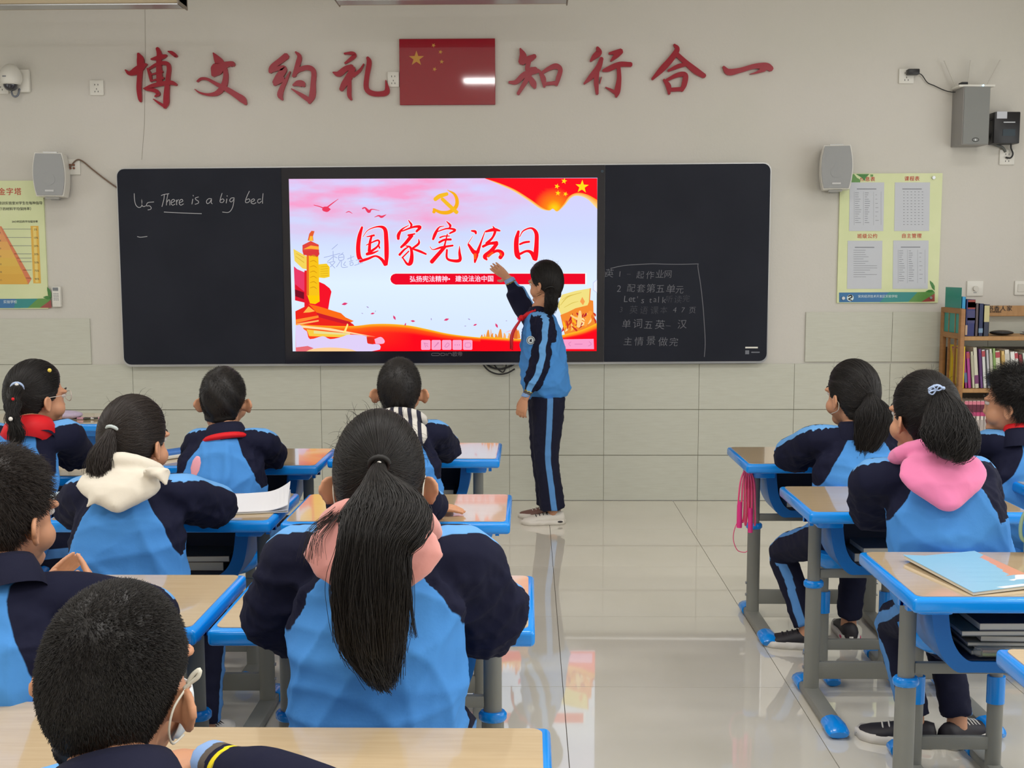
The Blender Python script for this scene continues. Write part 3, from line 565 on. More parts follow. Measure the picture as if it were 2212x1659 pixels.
# ---------------- red wall characters ----------------
def wm(px, py): w = W(px, py, YW-.02); return (w.x, w.z)
def k2(x, y): return wm(250+x/3.687, 70+y/3.687)
def k3(x, y): return wm(850+x/2.602, 70+y/2.602)
CH_ = {
 'bo': ('first character of the red slogan, far left of the row', k2, [[(178, 168, 20), (195, 220, 56), (190, 320, 40), (183, 440, 38), (190, 520, 30), (196, 550, 14)], [(75, 298, 10), (110, 325, 34), (170, 300, 62), (215, 265, 44), (245, 252, 14)],
    [(330, 125, 26), (345, 170, 38), (342, 240, 40), (345, 330, 46), (348, 410, 46)], [(280, 213, 12), (325, 205, 34), (375, 192, 34), (402, 182, 16)], [(415, 150, 8), (445, 162, 28), (475, 185, 28), (478, 192, 18)],
    [(250, 285, 10), (270, 330, 26), (280, 390, 14)], [(262, 290, 16), (330, 252, 26), (400, 245, 32), (422, 280, 32), (412, 380, 34), (402, 500, 44), (400, 560, 44), (388, 600, 20)], [(390, 590, 24), (345, 562, 20), (298, 530, 6)],
    [(285, 335, 10), (370, 310, 20)], [(285, 385, 12), (378, 362, 20)], [(220, 448, 8), (290, 425, 30), (370, 408, 36), (440, 400, 34), (480, 415, 22)], [(240, 455, 16), (310, 462, 32), (338, 490, 28), (312, 510, 12)]]),
 'wen': ('second slogan character, with broad crossing strokes', k2, [[(775, 162, 8), (800, 200, 46), (825, 250, 80), (800, 300, 96), (775, 340, 36)], [(790, 320, 50), (850, 270, 60), (900, 250, 40), (928, 252, 44), (938, 258, 30)], [(870, 290, 34), (875, 350, 40), (860, 420, 48), (810, 480, 40), (740, 495, 22), (670, 480, 14), (628, 452, 5)],
    [(648, 390, 14), (680, 368, 20), (730, 372, 22), (800, 410, 30), (880, 450, 40), (960, 500, 48), (1010, 535, 54), (1035, 570, 20)]]),
 'yue': ('third slogan character, left of the hooked one', k2, [[(1360, 185, 50), (1310, 225, 46), (1245, 275, 40), (1230, 315, 30)], [(1230, 310, 24), (1300, 285, 36), (1340, 290, 46), (1300, 350, 56), (1262, 400, 36)], [(1262, 415, 24), (1320, 380, 34), (1335, 360, 20)], [(1388, 310, 8), (1355, 380, 26), (1320, 450, 40), (1308, 500, 44), (1325, 535, 16)],
    [(1432, 155, 14), (1462, 190, 34), (1450, 250, 40), (1420, 345, 30)], [(1412, 350, 20), (1455, 300, 34), (1530, 280, 40), (1575, 310, 40), (1572, 400, 40), (1565, 500, 50), (1540, 560, 24)], [(1550, 545, 40), (1480, 500, 32), (1398, 448, 8)], [(1412, 420, 16), (1450, 405, 46), (1485, 410, 50), (1500, 425, 24)]]),
 'li': ('fourth slogan character, directly left of the flag', k2, [[(1820, 168, 14), (1880, 165, 28), (1900, 185, 34), (1860, 220, 26), (1825, 245, 14)], [(1730, 318, 12), (1775, 330, 46), (1830, 290, 44), (1880, 272, 40)], [(1890, 285, 44), (1860, 350, 56), (1820, 410, 50), (1795, 455, 34)], [(1865, 350, 20), (1860, 440, 34), (1860, 500, 34), (1875, 535, 18)], [(1975, 250, 8), (1945, 300, 22), (1890, 345, 30)],
    [(2005, 200, 24), (2018, 240, 40), (2000, 350, 38), (1995, 440, 40), (2030, 480, 42), (2100, 490, 40), (2160, 470, 44), (2150, 380, 6)]]),
 'zhi': ('fifth slogan character, directly right of the flag', k3, [[(712, 90, 8), (728, 130, 40), (722, 168, 42)], [(720, 165, 34), (765, 148, 36), (795, 132, 24)], [(765, 150, 24), (752, 200, 26), (760, 215, 24)], [(700, 205, 6)] and [(735, 250, 14), (765, 215, 30), (800, 208, 30)], [(650, 280, 14), (690, 278, 26), (740, 235, 32), (815, 215, 24)], [(775, 215, 30), (740, 280, 26), (700, 345, 18)], [(765, 250, 22), (785, 285, 36), (795, 310, 18)],
    [(820, 215, 12), (842, 260, 30), (848, 305, 14)], [(830, 230, 16), (880, 200, 26), (915, 190, 32), (938, 210, 26), (925, 260, 26), (915, 295, 18)], [(850, 290, 18), (920, 282, 22)]]),
 'xing': ('sixth slogan character, two parallel columns of strokes', k3, [[(1146, 84, 16), (1154, 112, 36), (1130, 135, 30), (1108, 160, 12)], [(1170, 145, 22), (1150, 200, 34), (1110, 250, 30), (1072, 288, 10)], [(1150, 215, 16), (1140, 270, 28), (1145, 345, 16)], [(1212, 118, 12), (1250, 112, 26), (1280, 106, 32)], [(1278, 106, 30), (1250, 132, 28), (1222, 160, 10)], [(1178, 215, 14), (1210, 205, 30), (1270, 180, 30), (1335, 180, 26)],
    [(1265, 190, 22), (1268, 260, 26), (1258, 330, 34), (1252, 362, 12)], [(1255, 345, 20), (1225, 325, 16), (1192, 308, 5)], [(1170, 250, 4), (1160, 285, 6)]]),
 'he': ('seventh slogan character, roof-shaped with a box beneath', k3, [[(1578, 68, 12), (1595, 95, 28), (1560, 150, 34), (1510, 205, 34), (1455, 262, 14)], [(1590, 120, 26), (1640, 165, 28), (1700, 215, 36), (1748, 245, 26)], [(1545, 215, 14), (1600, 190, 24), (1640, 180, 20)], [(1520, 265, 12), (1545, 300, 30), (1550, 345, 14)], [(1535, 268, 16), (1600, 238, 26), (1640, 240, 30), (1635, 290, 30), (1620, 325, 22)], [(1555, 322, 22), (1625, 318, 24)]]),
 'yi': ('last slogan character, a single long horizontal stroke', k3, [[(1855, 192, 12), (1885, 222, 36), (1950, 212, 28), (2030, 190, 28), (2095, 190, 40), (2125, 205, 30)], [(2085, 205, 30), (2040, 225, 12), (2005, 234, 3)]]),
}
for k, (lab, mp_, st) in CH_.items():
    mb = MB(); xs_ = [mp_(q[0], q[1]) for s in st for q in s]; bx = sum(p[0] for p in xs_)/len(xs_); bz = sum(p[1] for p in xs_)/len(xs_)
    for i, s in enumerate(st): mb.ribbon(s, mp_, YW, .02+.0002*i, m_red, sub=6)
    o = mb.build('wall_character', None, None, loc=(bx, YW, bz), off=(bx, YW, bz)); tag(o, lab, 'sign', 'red brush-written slogan characters above the blackboard')
# flag panel
f0 = W(862, 84, YW-.02); f1 = W(1070, 226, YW-.02); fx, fz = (f0.x+f1.x)/2, (f0.z+f1.z)/2
flag = MB().box((0, 0, 0), (f1.x-f0.x, .02, f0.z-f1.z), m_flag, bev=.002, seg=1).build('flag_panel', None, None, loc=(fx, YW-.01, fz))
tag(flag, 'glossy red flag panel with five gold stars above the blackboard', 'flag')
for cx, cy, r, ro in [(129, 147, 44, 0), (225, 73, 13, .5), (264, 110, 13, .3), (271, 165, 13, .1), (231, 207, 13, .4)]:
    mb = MB(); mb.poly([k3(x, y) for x, y in star(cx, cy, r, None, ro)], YW-.02, .0008, m_gold)
    mb.build('star', None, flag, off=flag.location)
# sockets and small fittings
def socket(px, py, w_, h_, name, lab, cat, kind='socket'):
    c = W(px, py, YW); s = 2393/7.1
    o = MB().box((0, 0, 0), (w_/s, .012, h_/s), m_white, bev=.003).build(name, None, None, loc=(c.x, YW-.006, c.z), auto=40); tag(o, lab, cat)
    if kind == 'socket':
        mb = MB()
        for dx, dz, sx, sz in ((-.010, .018, .003, .009), (.010, .018, .003, .009), (0, -.008, .003, .009), (-.010, -.024, .003, .009), (.010, -.024, .003, .009)):
            mb.box((dx, -.0065, dz), (sx, .002, sz), m_dark)
        mb.build('socket_slots', None, o)
    elif kind == 'audio':
        for dx in (-.008, .014):
            for dz in (.012, -.008): MB().tube([(dx, -.006, dz), (dx, -.016, dz)], .0065, mat('copper_terminal', rgb(130, 80, 60), .4), n=10).build('terminal', None, o)
    elif kind == 'dial':
        MB().tube([(0, -.006, .0), (0, -.022, 0)], .016, m_offw, n=20).build('dial', None, o, auto=40)
        MB().box((0, -.0065, -.026), (.02, .001, .003), m_greyink).build('printed_scale', None, o)
    elif kind == 'switch':
        MB().box((-.003, -.0075, -.0), (.055, .004, .05), m_offw, bev=.002).build('rocker', None, o)
    return o
socket(210, 190, 29, 31, 'wall_socket', 'white wall socket between the dome camera and the slogan', 'socket')
socket(850, 172, 24, 31, 'wall_socket', 'white wall socket half behind the flag panel', 'socket')
socket(157, 361, 34, 32, 'wall_terminal', 'square audio terminal plate beside the left grey speaker', 'socket', 'audio')
so = socket(1957, 165, 31, 30, 'wall_socket', 'wall socket with a black adapter plugged in, upper right', 'socket')
socket(2174, 340, 31, 31, 'wall_socket', 'wall socket below the black controller box', 'socket')
socket(3, 186, 32, 33, 'wall_socket', 'wall socket behind the dome camera at the left edge', 'socket')
socket(2105, 623, 34, 32, 'wall_dial', 'square dimmer plate with round dial above the bookcase', 'switch', 'dial')
socket(2207, 622, 32, 30, 'wall_switch', 'light switch plate at the right edge above the bookcase', 'switch', 'switch')
c = W(1965, 158, YW); ad = MB().box((0, 0, 0), (.07, .045, .034), m_dark, bev=.005).build('power_adapter', None, None, loc=(c.x+.008, YW-.035, c.z), auto=40); tag(ad, 'black power adapter plugged into the upper right wall socket', 'adapter')
def cable(name, pts, r, m, lab, cat='cable', sub=6):
    P = [Vector(p) for p in pts]; b = P[0].copy(); mb = MB().tube([p-b for p in P], r, m, n=8, sub=sub)
    o = mb.build(name, None, None, smooth=True, loc=b); return tag(o, lab, cat)
cable('router_cable', [W(1974, 158, YW-.04), W(1990, 161, YW-.02), W(2003, 178, YW-.015), W(2018, 185, YW-.015), W(2040, 195, YW-.015), W(2058, 199, YW-.03), W(2074, 197, YW-.06), W(2085, 193, YW-.09)], .003, m_cable, 'thin black cable from the wall adapter to the router')
cable('speaker_cable', [W(150, 362, YW-.02), W(165, 346, YW-.02), W(178, 348, YW-.012), W(200, 366, YW-.01), W(232, 391, YW-.01), W(262, 412, YW-.012)], .0045, m_brown, 'brown cable running down from the terminal plate to the blackboard')
# dome camera
c = W(38, 176, YW); dome = empty('dome_camera', (c.x, YW, c.z)); tag(dome, 'white dome security camera on a square plate, upper left', 'camera')
MB().box((.02, -.015, .0), (.13, .03, .14), m_white, bev=.01).build('mounting_plate', None, dome, auto=40)
mb = MB(); mb.tube([(-.01, -.04, .045), (-.01, -.055, .04), (-.01, -.07, .0), (-.01, -.07, -.03)], [.04, .062, .066, .055], m_white, n=24, sub=3); mb.build('housing', None, dome, smooth=True)
MB().ell((-.01, -.075, -.032), (.044, .044, .04), mat('dark_dome', rgb(25, 27, 45), .08, coat=1)).build('lens_dome', None, dome, smooth=True)
MB().box((-.02, -.133, .01), (.022, .008, .006), m_greyink).build('badge', None, dome)
MB().tube([(-.02, -.05, -.05), (-.015, -.05, -.085), (0, -.05, -.1), (.018, -.045, -.09), (.024, -.03, -.05)], .006, mat('grey_cable', rgb(120, 125, 135), .5), n=8, sub=5).build('cable', None, dome, smooth=True)
# two grey wall speakers
def wall_speaker(px, py, yaw, lab):
    c = W(px, py, YW-.15); r = empty('wall_speaker', (c.x, YW-.13, c.z), yaw); tag(r, lab, 'speaker', 'grey wall speakers beside the blackboard')
    def barrel(w0, w1, h, y0, y1, m):
        mb = MB(); n = 12; P = []
        for i in range(n+1):
            t = -1+2*i/n; P.append((w0+(w1-w0)*(1-t*t), t*h/2))
        pts = P+[(-a, b) for a, b in P[::-1]]
        mb.poly(pts, y0, y0-y1, m); return mb
    barrel(.078, .095, .262, .10, -.055, m_white).build('cabinet', None, r, auto=50)
    barrel(.072, .089, .250, -.054, -.066, m_grille).build('grille', None, r, auto=50)
    MB().box((0, -.068, -.098), (.05, .002, .011), m_silver).build('badge', None, r)
    MB().tube([(0, -.0655, -.03), (0, -.0675, -.03)], .035, m_grille, n=24).build('driver_ring', None, r, auto=40)
    MB().box((0, .03, .137), (.08, .06, .01), m_silver).build('bracket', None, r); MB().box((0, .03, -.137), (.08, .06, .01), m_silver).build('bracket', None, r)
    MB().box((0, .108, 0), (.05, .03, .29), m_silver).build('bracket', None, r)
wall_speaker(107, 378, math.radians(12), 'grey and white wall speaker left of the blackboard')
wall_speaker(1808, 362, math.radians(-11), 'grey and white wall speaker right of the blackboard')
# tall speaker cabinet with the router on it, controller box
c = W(2100, 252, YW-.1); ts = empty('column_speaker', (c.x, YW-.07, c.z-.17), math.radians(3)); tag(ts, 'tall grey box speaker on the wall at the upper right', 'speaker')
MB().box((0, 0, .17), (.165, .16, .345), m_greybox, bev=.003).build('cabinet', None, ts, auto=40)
MB().box((.0, -.082, .17), (.155, .006, .335), mat('grey_cloth', rgb(138, 140, 138), .8, bump=(800, .4, .002))).build('grille', None, ts)
lg = MB(); lg.tube([(.02*math.cos(a), -.0855, .026+.011*math.sin(a)) for a in np.linspace(0, 2*math.pi, 20)], .0016, m_dark, n=5); lg.ell((.0, -.0855, .026), (.006, .001, .006), m_silver)
lg.build('badge', None, ts)
c = W(2104, 189, YW-.1); ro = empty('router', (c.x, YW-.085, c.z-.004)); tag(ro, 'flat white router with three antennas on top of the tall speaker', 'router')
MB().box((0, 0, .008), (.22, .13, .014), m_white, bev=.005).build('body', None, ro, auto=40)
for dx, ex in ((-.09, -.165), (-.02, -.005), (.09, .175)): MB().tube([(dx, .03, .01), (ex, .04, .175)], .0045, mat('antenna', rgb(205, 202, 194), .4), n=8).build('antenna', None, ro)
MB().box((-.06, .0, .025), (.04, .05, .022), m_dark, bev=.003).build('plug', None, ro)
MB().ell((.035, -.066, .008), (.005, .003, .004), mat('status_light', (.3, .7, 1), emit=(.35, .75, 1), estr=6)).build('status_light', None, ro)
c = W(2171, 277, YW-.06); kb = empty('controller_box', (c.x, YW-.045, c.z)); tag(kb, 'black wall controller with a small display and white sticker, upper right', 'controller')
MB().box((0, 0, 0), (.158, .09, .19), m_dark, bev=.006).build('case', None, kb, auto=40)
MB().box((.012, -.0465, -.03), (.075, .003, .04), mat('lcd', rgb(52, 66, 76), .15)).build('display', None, kb)
MB().box((-.035, -.0465, .075), (.062, .003, .042), m_paper).build('sticker', None, kb)
MB().box((.012, -.0465, .032), (.07, .002, .006), m_silver).build('maker_mark', None, kb)
cable('power_cable', [W(2152, 262, YW-.05), W(2138, 258, YW-.04), W(2131, 259, YW-.03)], .006, m_dark, 'short black plug lead on the left of the controller')
cable('controller_cable', [W(2131, 290, YW-.02), W(2137, 305, YW-.02), W(2150, 313, YW-.02), W(2165, 318, YW-.02), W(2172, 328, YW-.015)], .008, mat('thick_grey_cable', rgb(95, 98, 95), .5), 'thick grey cable looping under the controller')
cable('controller_cable', [W(2184, 308, YW-.03), W(2184, 320, YW-.03), W(2188, 332, YW-.03), W(2183, 341, YW-.03), W(2172, 340, YW-.02)], .005, m_cable, 'thin black cable from the controller down to its socket')
# black cables under the board
cable('board_cable', [W(1040, 783, YW-.03), W(1055, 800, YW-.03), W(1075, 808, YW-.04), W(1095, 806, YW-.04), W(1112, 797, YW-.03)], .005, m_cable, 'lowest looping black cable under the blackboard')
cable('board_cable', [W(1046, 783, YW-.03), W(1060, 793, YW-.03), W(1080, 797, YW-.03), W(1100, 792, YW-.03), W(1118, 782, YW-.03)], .006, m_cable, 'thicker black cable across the loops under the blackboard')
cable('board_cable', [W(1094, 783, YW-.03), W(1092, 795, YW-.03), W(1086, 804, YW-.03), W(1075, 797, YW-.03), W(1064, 784, YW-.03)], .004, m_cable, 'crossed black cable hanging under the blackboard')
w = W(1072, 785, YW-.04); tag(MB().box((0, 0, 0), (.09, .03, .02), m_dark, bev=.002).build('cable_box', None, None, loc=w), 'small dark box under the blackboard edge', 'box')
# lamp housings hanging before the wall
m_lamp = mat('lamp_housing', rgb(176, 160, 132), .45)
for px0, px1, py, lab in ((-105, 396, 17, 'beige board lamp housing at the top left'), (727, 1227, 6, 'beige board lamp housing at the top centre')):
    a = W(px0, py, 6.35); b = W(px1, py, 6.35); L = b.x-a.x; o = empty('board_lamp', ((a.x+b.x)/2, 6.35, (a.z+b.z)/2)); tag(o, lab, 'lamp', 'lamp housings over the blackboard')
    MB().box((0, 0, .06), (L, .16, .11), m_lamp, bev=.012).build('housing', None, o, auto=40)
    MB().box((0, -.02, .002), (L-.02, .1, .006), m_silver).build('lower_rim', None, o)
    for s in (-1, 1):
        MB().box((s*(L/2-.004), -.0, .05), (.008, .17, .1), mat('lamp_end_cap', rgb(128, 118, 104), .4), bev=.002).build('end_cap', None, o)
        MB().tube([(s*L*.35, 0, .11), (s*L*.35, 0, ZC-o.location.z)], .008, m_silver, n=8).build('hanger_rod', None, o)
# remote control in its wall holder
c = W(123, 641, YW-.02); rc = empty('remote_control', (c.x, YW-.018, c.z)); tag(rc, 'small white air-conditioner remote on the wall by the left poster', 'remote')
MB().box((0, 0, 0), (.054, .03, .128), m_white, bev=.005).build('case', None, rc, auto=40)
MB().box((-.002, -.016, .048), (.034, .003, .020), mat('grey_lcd', rgb(120, 125, 128), .2)).build('display', None, rc)
mb = MB()
for i in range(5):
    for j in range(3): mb.box((-.012+.012*j, -.0155, .02-.010*i), (.007, .002, .0035), m_greyink)
mb.build('buttons', None, rc)
# ---------------- posters ----------------
def poster(name, x0, x1, y0, y1, lab):
    a = W(x0, y0, YW-.012); b = W(x1, y1, YW-.012); o = MB().box((0, 0, 0), (b.x-a.x, .012, a.z-b.z), m_postgreen).build(name, None, None, loc=((a.x+b.x)/2, YW-.006, (a.z+b.z)/2)); return tag(o, lab, 'poster')
PYY = YW-.0125
def on(p, name, m, pts, d=.0004):
    mb = MB(); mb.poly([(W(x, y, PYY).x, W(x, y, PYY).z) for x, y in pts], PYY, d, m); return mb.build(name, None, p, off=p.location)
def ptxt(p, t, px, py, size, m, name='lettering', align='CENTER', spacing=1):
    w = W(px, py, PYY); return text_obj(t, size, m, p, w.x, w.z, PYY-.0008, name, .0003, align, offset=.0002 if m == m_redink else 0, spacing=spacing)
m_band = mat('poster_blue_band', rgb(52, 116, 170), .3); m_teal = mat('poster_teal', rgb(40, 142, 140), .3); m_lgreen = mat('poster_green', rgb(96, 150, 70), .3); m_dgreen = mat('poster_dark_green', rgb(60, 128, 50), .3); m_pred = mat('poster_red', rgb(160, 72, 66), .3)
pr = poster('notice_board', 1815.5, 2026, 375, 654, 'pale green notice board with four grey sheets, right wall area')
on(pr, 'blue_band', m_band, [(1812.5, 632), (1960, 631), (1930, 652.5), (1812.5, 653)]); on(pr, 'blue_band', m_teal, [(1920, 631), (1985, 631), (1965, 652), (1900, 653)], .0006)
on(pr, 'green_band', m_lgreen, [(1982, 631), (2019, 630), (2019, 636), (1992, 652), (1962, 652)], .0008); on(pr, 'red_band', m_pred, [(2019, 634), (2019, 651), (1990, 652)], .001)
on(pr, 'leaf', m_dgreen, [(2019, 628), (2013, 622), (2009, 612), (2008.5, 606), (2015, 611), (2019, 618)], .0012); on(pr, 'leaf', m_dgreen, [(1999, 630), (2006, 626), (2014, 626), (2018, 630), (2008, 632)], .0012)
on(pr, 'leaf', m_lgreen, [(1836, 376), (1845, 376), (1851, 384), (1858, 388), (1858, 394), (1836, 394)], .0012); on(pr, 'leaf', m_dgreen, [(1849, 376), (1878, 376), (1870, 384), (1868, 391), (1862, 384)], .0012); on(pr, 'leaf', m_lgreen, [(1880, 377), (1886, 377), (1886, 381), (1881, 382)], .0012)
for t, x, y in [('作息表', 1874, 387.5), ('课程表', 1970, 386.5), ('班级公约', 1873.5, 510.5), ('自主管理', 1969, 510)]: ptxt(pr, t, x, y, .03, m_redink, spacing=1.12)
ptxt(pr, '安庆经济技术开发区实验学校', 1896, 640.5, .019, m_whiteink)
for (x, y, r, m) in ((1836.5, 643.5, .021, m_whiteink), (1821, 644, .010, m_silver), (2016, 384, .010, m_silver), (2010, 643, .008, m_silver)):
    w = W(x, y, PYY); MB().tube([(w.x, PYY, w.z), (w.x, PYY-.002-.01*(m is m_silver), w.z)], r, m, n=20).build('round_emblem' if m is m_whiteink else 'mounting_screw', None, pr, off=pr.location)
w = W(1836.5, 643.5, PYY)
mb = MB().ribbon([(1832, 640, 2.5), (1838, 638, 3), (1840, 642, 2.5), (1833, 646, 2.5), (1840, 649, 2)], lambda x, y: (W(x, y, PYY).x, W(x, y, PYY).z), PYY-.002, .0008, m_ink); mb.build('emblem_mark', None, pr, off=pr.location)
for (x0, x1, y0, y1, kind) in ((1835.5, 1910, 394, 499, 0), (1933, 2009, 394, 499, 1), (1831, 1906, 520, 624, 2), (1929.5, 2006, 519.5, 624, 3)):
    on(pr, 'notice_sheet', m_paper, [(x0, y0), (x1, y0), (x1-2, y1), (x0-1.5, y1)], .0014)
    mb = MB(); mb2 = MB()
    def L(xa, xb, y, h, mm=None): (mb2 if mm else mb).poly([(W(q, r, PYY).x, W(q, r, PYY).z) for q, r in ((xa, y), (xb, y), (xb, y+h), (xa, y+h))], PYY-.0014, .0003, m_greyink)
    cxm = (x0+x1)/2
    L(cxm-22, cxm+20, y0+13.5, 1.6); 
    if kind in (0, 3):
        for i in range(15): 
            L(cxm-26, cxm-26+random.uniform(6, 14), y0+22+i*4.6, .8); L(cxm-5, cxm-5+random.uniform(5, 12), y0+22+i*4.6, .9)
            if i % 2: L(cxm+18, cxm+18+random.uniform(3, 8), y0+22+i*4.6, .7)
        for xx in (-28, -8, 14, 30): L(cxm+xx, cxm+xx+.35, y0+20, 72)
    elif kind == 1:
        for i in range(12):
            for j in range(6): L(cxm-20+j*8, cxm-20+j*8+3, y0+20+i*6.4, 1)
    else:
        for i in range(13): L(cxm-25, cxm-25+random.uniform(16, 52), y0+20+i*4.8, .7)
    mb.build('printed_lines', None, pr, off=pr.location)
pl = poster('pyramid_poster', -150, 104.5, 391, 667, 'pale green poster with an orange pyramid chart at the left edge')
on(pl, 'blue_band', m_band, [(-150, 646), (45, 645.5), (45, 665.5), (-150, 666)]); on(pl, 'blue_band', m_teal, [(35, 645.5), (90, 645), (75, 665), (30, 665.5)], .0006); on(pl, 'green_band', m_lgreen, [(82, 645), (104, 644.5), (110, 647), (90, 665), (60, 665)], .0008); on(pl, 'red_band', m_pred, [(110, 648), (111.5, 665), (86, 665)], .001)
on(pl, 'leaf', m_dgreen, [(111, 644), (105, 638), (102, 627), (102, 620), (108, 626), (111, 633)], .0012); on(pl, 'leaf', m_dgreen, [(93, 642), (100, 639), (107, 640), (110, 645), (103, 647)], .0012)
ptxt(pl, '学习金字塔', 46.5, 414.8, .047, m_redink, align='RIGHT', spacing=1.15)
ptxt(pl, '美国缅因州国家培训实验室对学生在每种指导', 92, 439, .0215, m_ink, align='RIGHT'); ptxt(pl, '（方法下的材料平均保持率）', 72, 451.5, .0215, m_ink, align='RIGHT'); ptxt(pl, '24小时后的平均保持率', 82, 479, .0165, m_ink, align='RIGHT')
m_o = [mat('pyr_%d' % i, c, .4) for i, c in enumerate([rgb(232, 150, 100), rgb(234, 160, 96), rgb(236, 176, 92), rgb(236, 186, 88), rgb(232, 190, 80), rgb(232, 184, 72), rgb(228, 176, 66)])]
ys = [478, 507, 522, 540, 557, 575, 592, 614]
for i in range(7):
    xr = lambda y: 0+(y-490)*61/122
    on(pl, 'pyramid_step', m_o[i], [(-150-0*i, ys[i]), (xr(ys[i]), ys[i]), (xr(ys[i+1]), ys[i+1]), (-150, ys[i+1])], .0006)
on(pl, 'pyramid_side', mat('pyr_side', rgb(224, 128, 84), .4), [(0, 489), (3, 489), (68, 603), (61, 614), (58, 606)], .001)
on(pl, 'scale_bar', m_o[5], [(66, 488), (83, 488), (88.5, 612), (72, 612)], .0006); on(pl, 'scale_bar', mat('pyr_light', rgb(240, 214, 120), .4), [(71, 490), (78, 490), (83, 610), (77, 610)], .0009)
mb = MB()
for y, x in ((494.5, 6), (512.5, 14), (530.5, 22), (548, 31), (557, 36), (565, 42), (583, 50), (600.5, 56)):
    mb.poly([(W(q, r, PYY).x, W(q, r, PYY).z) for q, r in ((x, y), (68, y), (68, y+.8), (x, y+.8))], PYY, .001, m_greyink)
mb.build('scale_lines', None, pl, off=pl.location)
for i, t in enumerate(['5%', '10%', '20%', '30%', '50%', '75%', '90%']): ptxt(pl, t, 77+i*.5, 496+i*17.8, .017, m_ink)
for i, t in enumerate(['听讲', '阅读', '视听', '演示', '讨论', '实践', '教授给他人']): ptxt(pl, t, 2+i*.5, 503+i*17, .012, m_brown, align='RIGHT')
ptxt(pl, '实验学校', 37, 652.5, .022, m_whiteink, align='RIGHT')
# ---------------- bookcase ----------------
m_wood = mat('bookcase_wood', rgb(166, 118, 70), .5, noise=(6, rgb(150, 104, 60), .8, (1, 1, 9)))
m_woodlt = mat('shelf_wood', rgb(186, 142, 92), .5, noise=(6, rgb(172, 128, 80), .8, (6, 1, 1)))
BKX = 2.570; FY, KY = 6.60, 6.93; BW = 1.2
def zf(py): return W(2100, py, FY).z
bk = empty('bookcase', (BKX+BW/2, (FY+KY)/2, 0)); tag(bk, 'light brown wooden bookcase full of books at the right', 'bookcase')
ztop = zf(667); shelves = [zf(727), zf(840), zf(950), .42, .1]
for x in (BKX, BKX+BW):
    for y in (FY+.02, KY-.02): wb(MB().box((x, y, ztop/2), (.028, .04, ztop), m_wood, bev=.006), 'post', None, bk, auto=40)
    for z in [ztop-.015]+shelves: wb(MB().box((x, (FY+KY)/2, z), (.022, KY-FY-.06, .032), m_wood), 'rail', None, bk)
    for y in (FY+.11, FY+.21): wb(MB().box((x, y, ztop/2), (.012, .012, ztop-.03), m_wood), 'slat', None, bk)
for z in shelves: wb(MB().box((BKX+BW/2, (FY+KY)/2, z-.012), (BW-.02, KY-FY, .024), m_woodlt, bev=.003, seg=1), 'shelf', None, bk)
zr0, zr1 = W(2170, 683, KY).z, W(2170, 660, KY).z
wb(MB().box((BKX+BW/2, KY-.01, (zr0+zr1)/2), (BW-.03, .018, zr1-zr0), m_woodlt, bev=.004), 'name_rail', None, bk)
wb(MB().box((BKX+BW/2, KY+.005, (zr0-.1)/2), (BW-.03, .006, zr0-.28), mat('bookcase_back', rgb(120, 112, 102), .8)), 'back_panel', None, bk)
w = W(2160, 667, KY-.021); text_obj('书香人家', .036, m_ink, bk, w.x, w.z, w.y, 'rail_lettering', spacing=1.15)
w = W(2151, 674, KY-.021); text_obj('好书伴我成长', .012, m_ink, bk, w.x, w.z, w.y, 'rail_lettering')
BM = {}
def bcol(c): 
    if c not in BM: BM[c] = mat('book_cover_%d' % len(BM), rgb(*c), .4)
    return BM[c]
m_pages = mat('book_pages', rgb(226, 220, 204), .8)
def book(x, zb, w_, h, d, col, lab, grp, lean=0, band_=None, y=None):
    """upright book, spine to the front; origin at its foot"""
    r = empty('book', (x, (FY+.03 if y is None else y), zb)); r.rotation_euler = (0, lean, 0); tag(r, lab, 'book', grp)
    mb = MB(); mb.box((0, .001, h/2), (w_, .002, h), bcol(col)); mb.box((-w_/2+.001, d/2, h/2), (.002, d, h), bcol(col)); mb.box((w_/2-.001, d/2, h/2), (.002, d, h), bcol(col)); mb.build('cover', None, r)
    MB().box((0, d/2, h/2), (w_-.005, d-.006, h-.006), m_pages).build('pages', None, r)
    if band_:
        for z0, z1, c in band_: MB().box((0, -.0003, h*(z0+z1)/2), (w_*.98, .0008, h*(z1-z0)), bcol(c)).build('spine_label', None, r)
    return r
CN = 'books on the top shelf of the bookcase'
def topbook(px0, px1, py, col, lab, band_=None, d=.2, y=None):
    yy = FY+.03 if y is None else y
    a = W(px0, 720, yy); b = W(px1, 720, yy); h = W(px0, py, yy).z-shelves[0]-.001
    return book((a.x+b.x)/2, shelves[0]+.001, max(b.x-a.x-.002, .012), h, d, col, lab, CN, 0, band_, yy)
tb = topbook(2075, 2084, 641, (40, 150, 205), 'tall teal book with a blue spine at the left end of the top shelf', [(.0, .3, (190, 215, 230))], .26)
MB().box((-.0142, .13, .145), (.001, .255, .285), bcol((42, 150, 140))).build('front_cover', None, tb)
topbook(2085, 2089, 647, (40, 48, 110), 'thin dark blue book next to the blue-spined book', [(.03, .3, (200, 170, 140))])
topbook(2088, 2105, 647, (38, 44, 108), 'thick blue book with a red and gold top on the top shelf', [(.74, .99, (150, 58, 48)), (.78, .93, (190, 120, 70)), (.35, .7, (60, 60, 110)), (.43, .5, (200, 200, 190))])
topbook(2105.5, 2112.5, 656, (88, 74, 76), 'dull brown book between two dark blue ones')
topbook(2113, 2123, 656, (26, 40, 84), 'navy book with a pale spine label, middle of the top shelf', [(.1, .24, (120, 150, 180))])
topbook(2124, 2136, 658, (44, 50, 72), 'slate blue book with a cream strip, right end of the upright row', [(.45, .97, (200, 190, 140))])
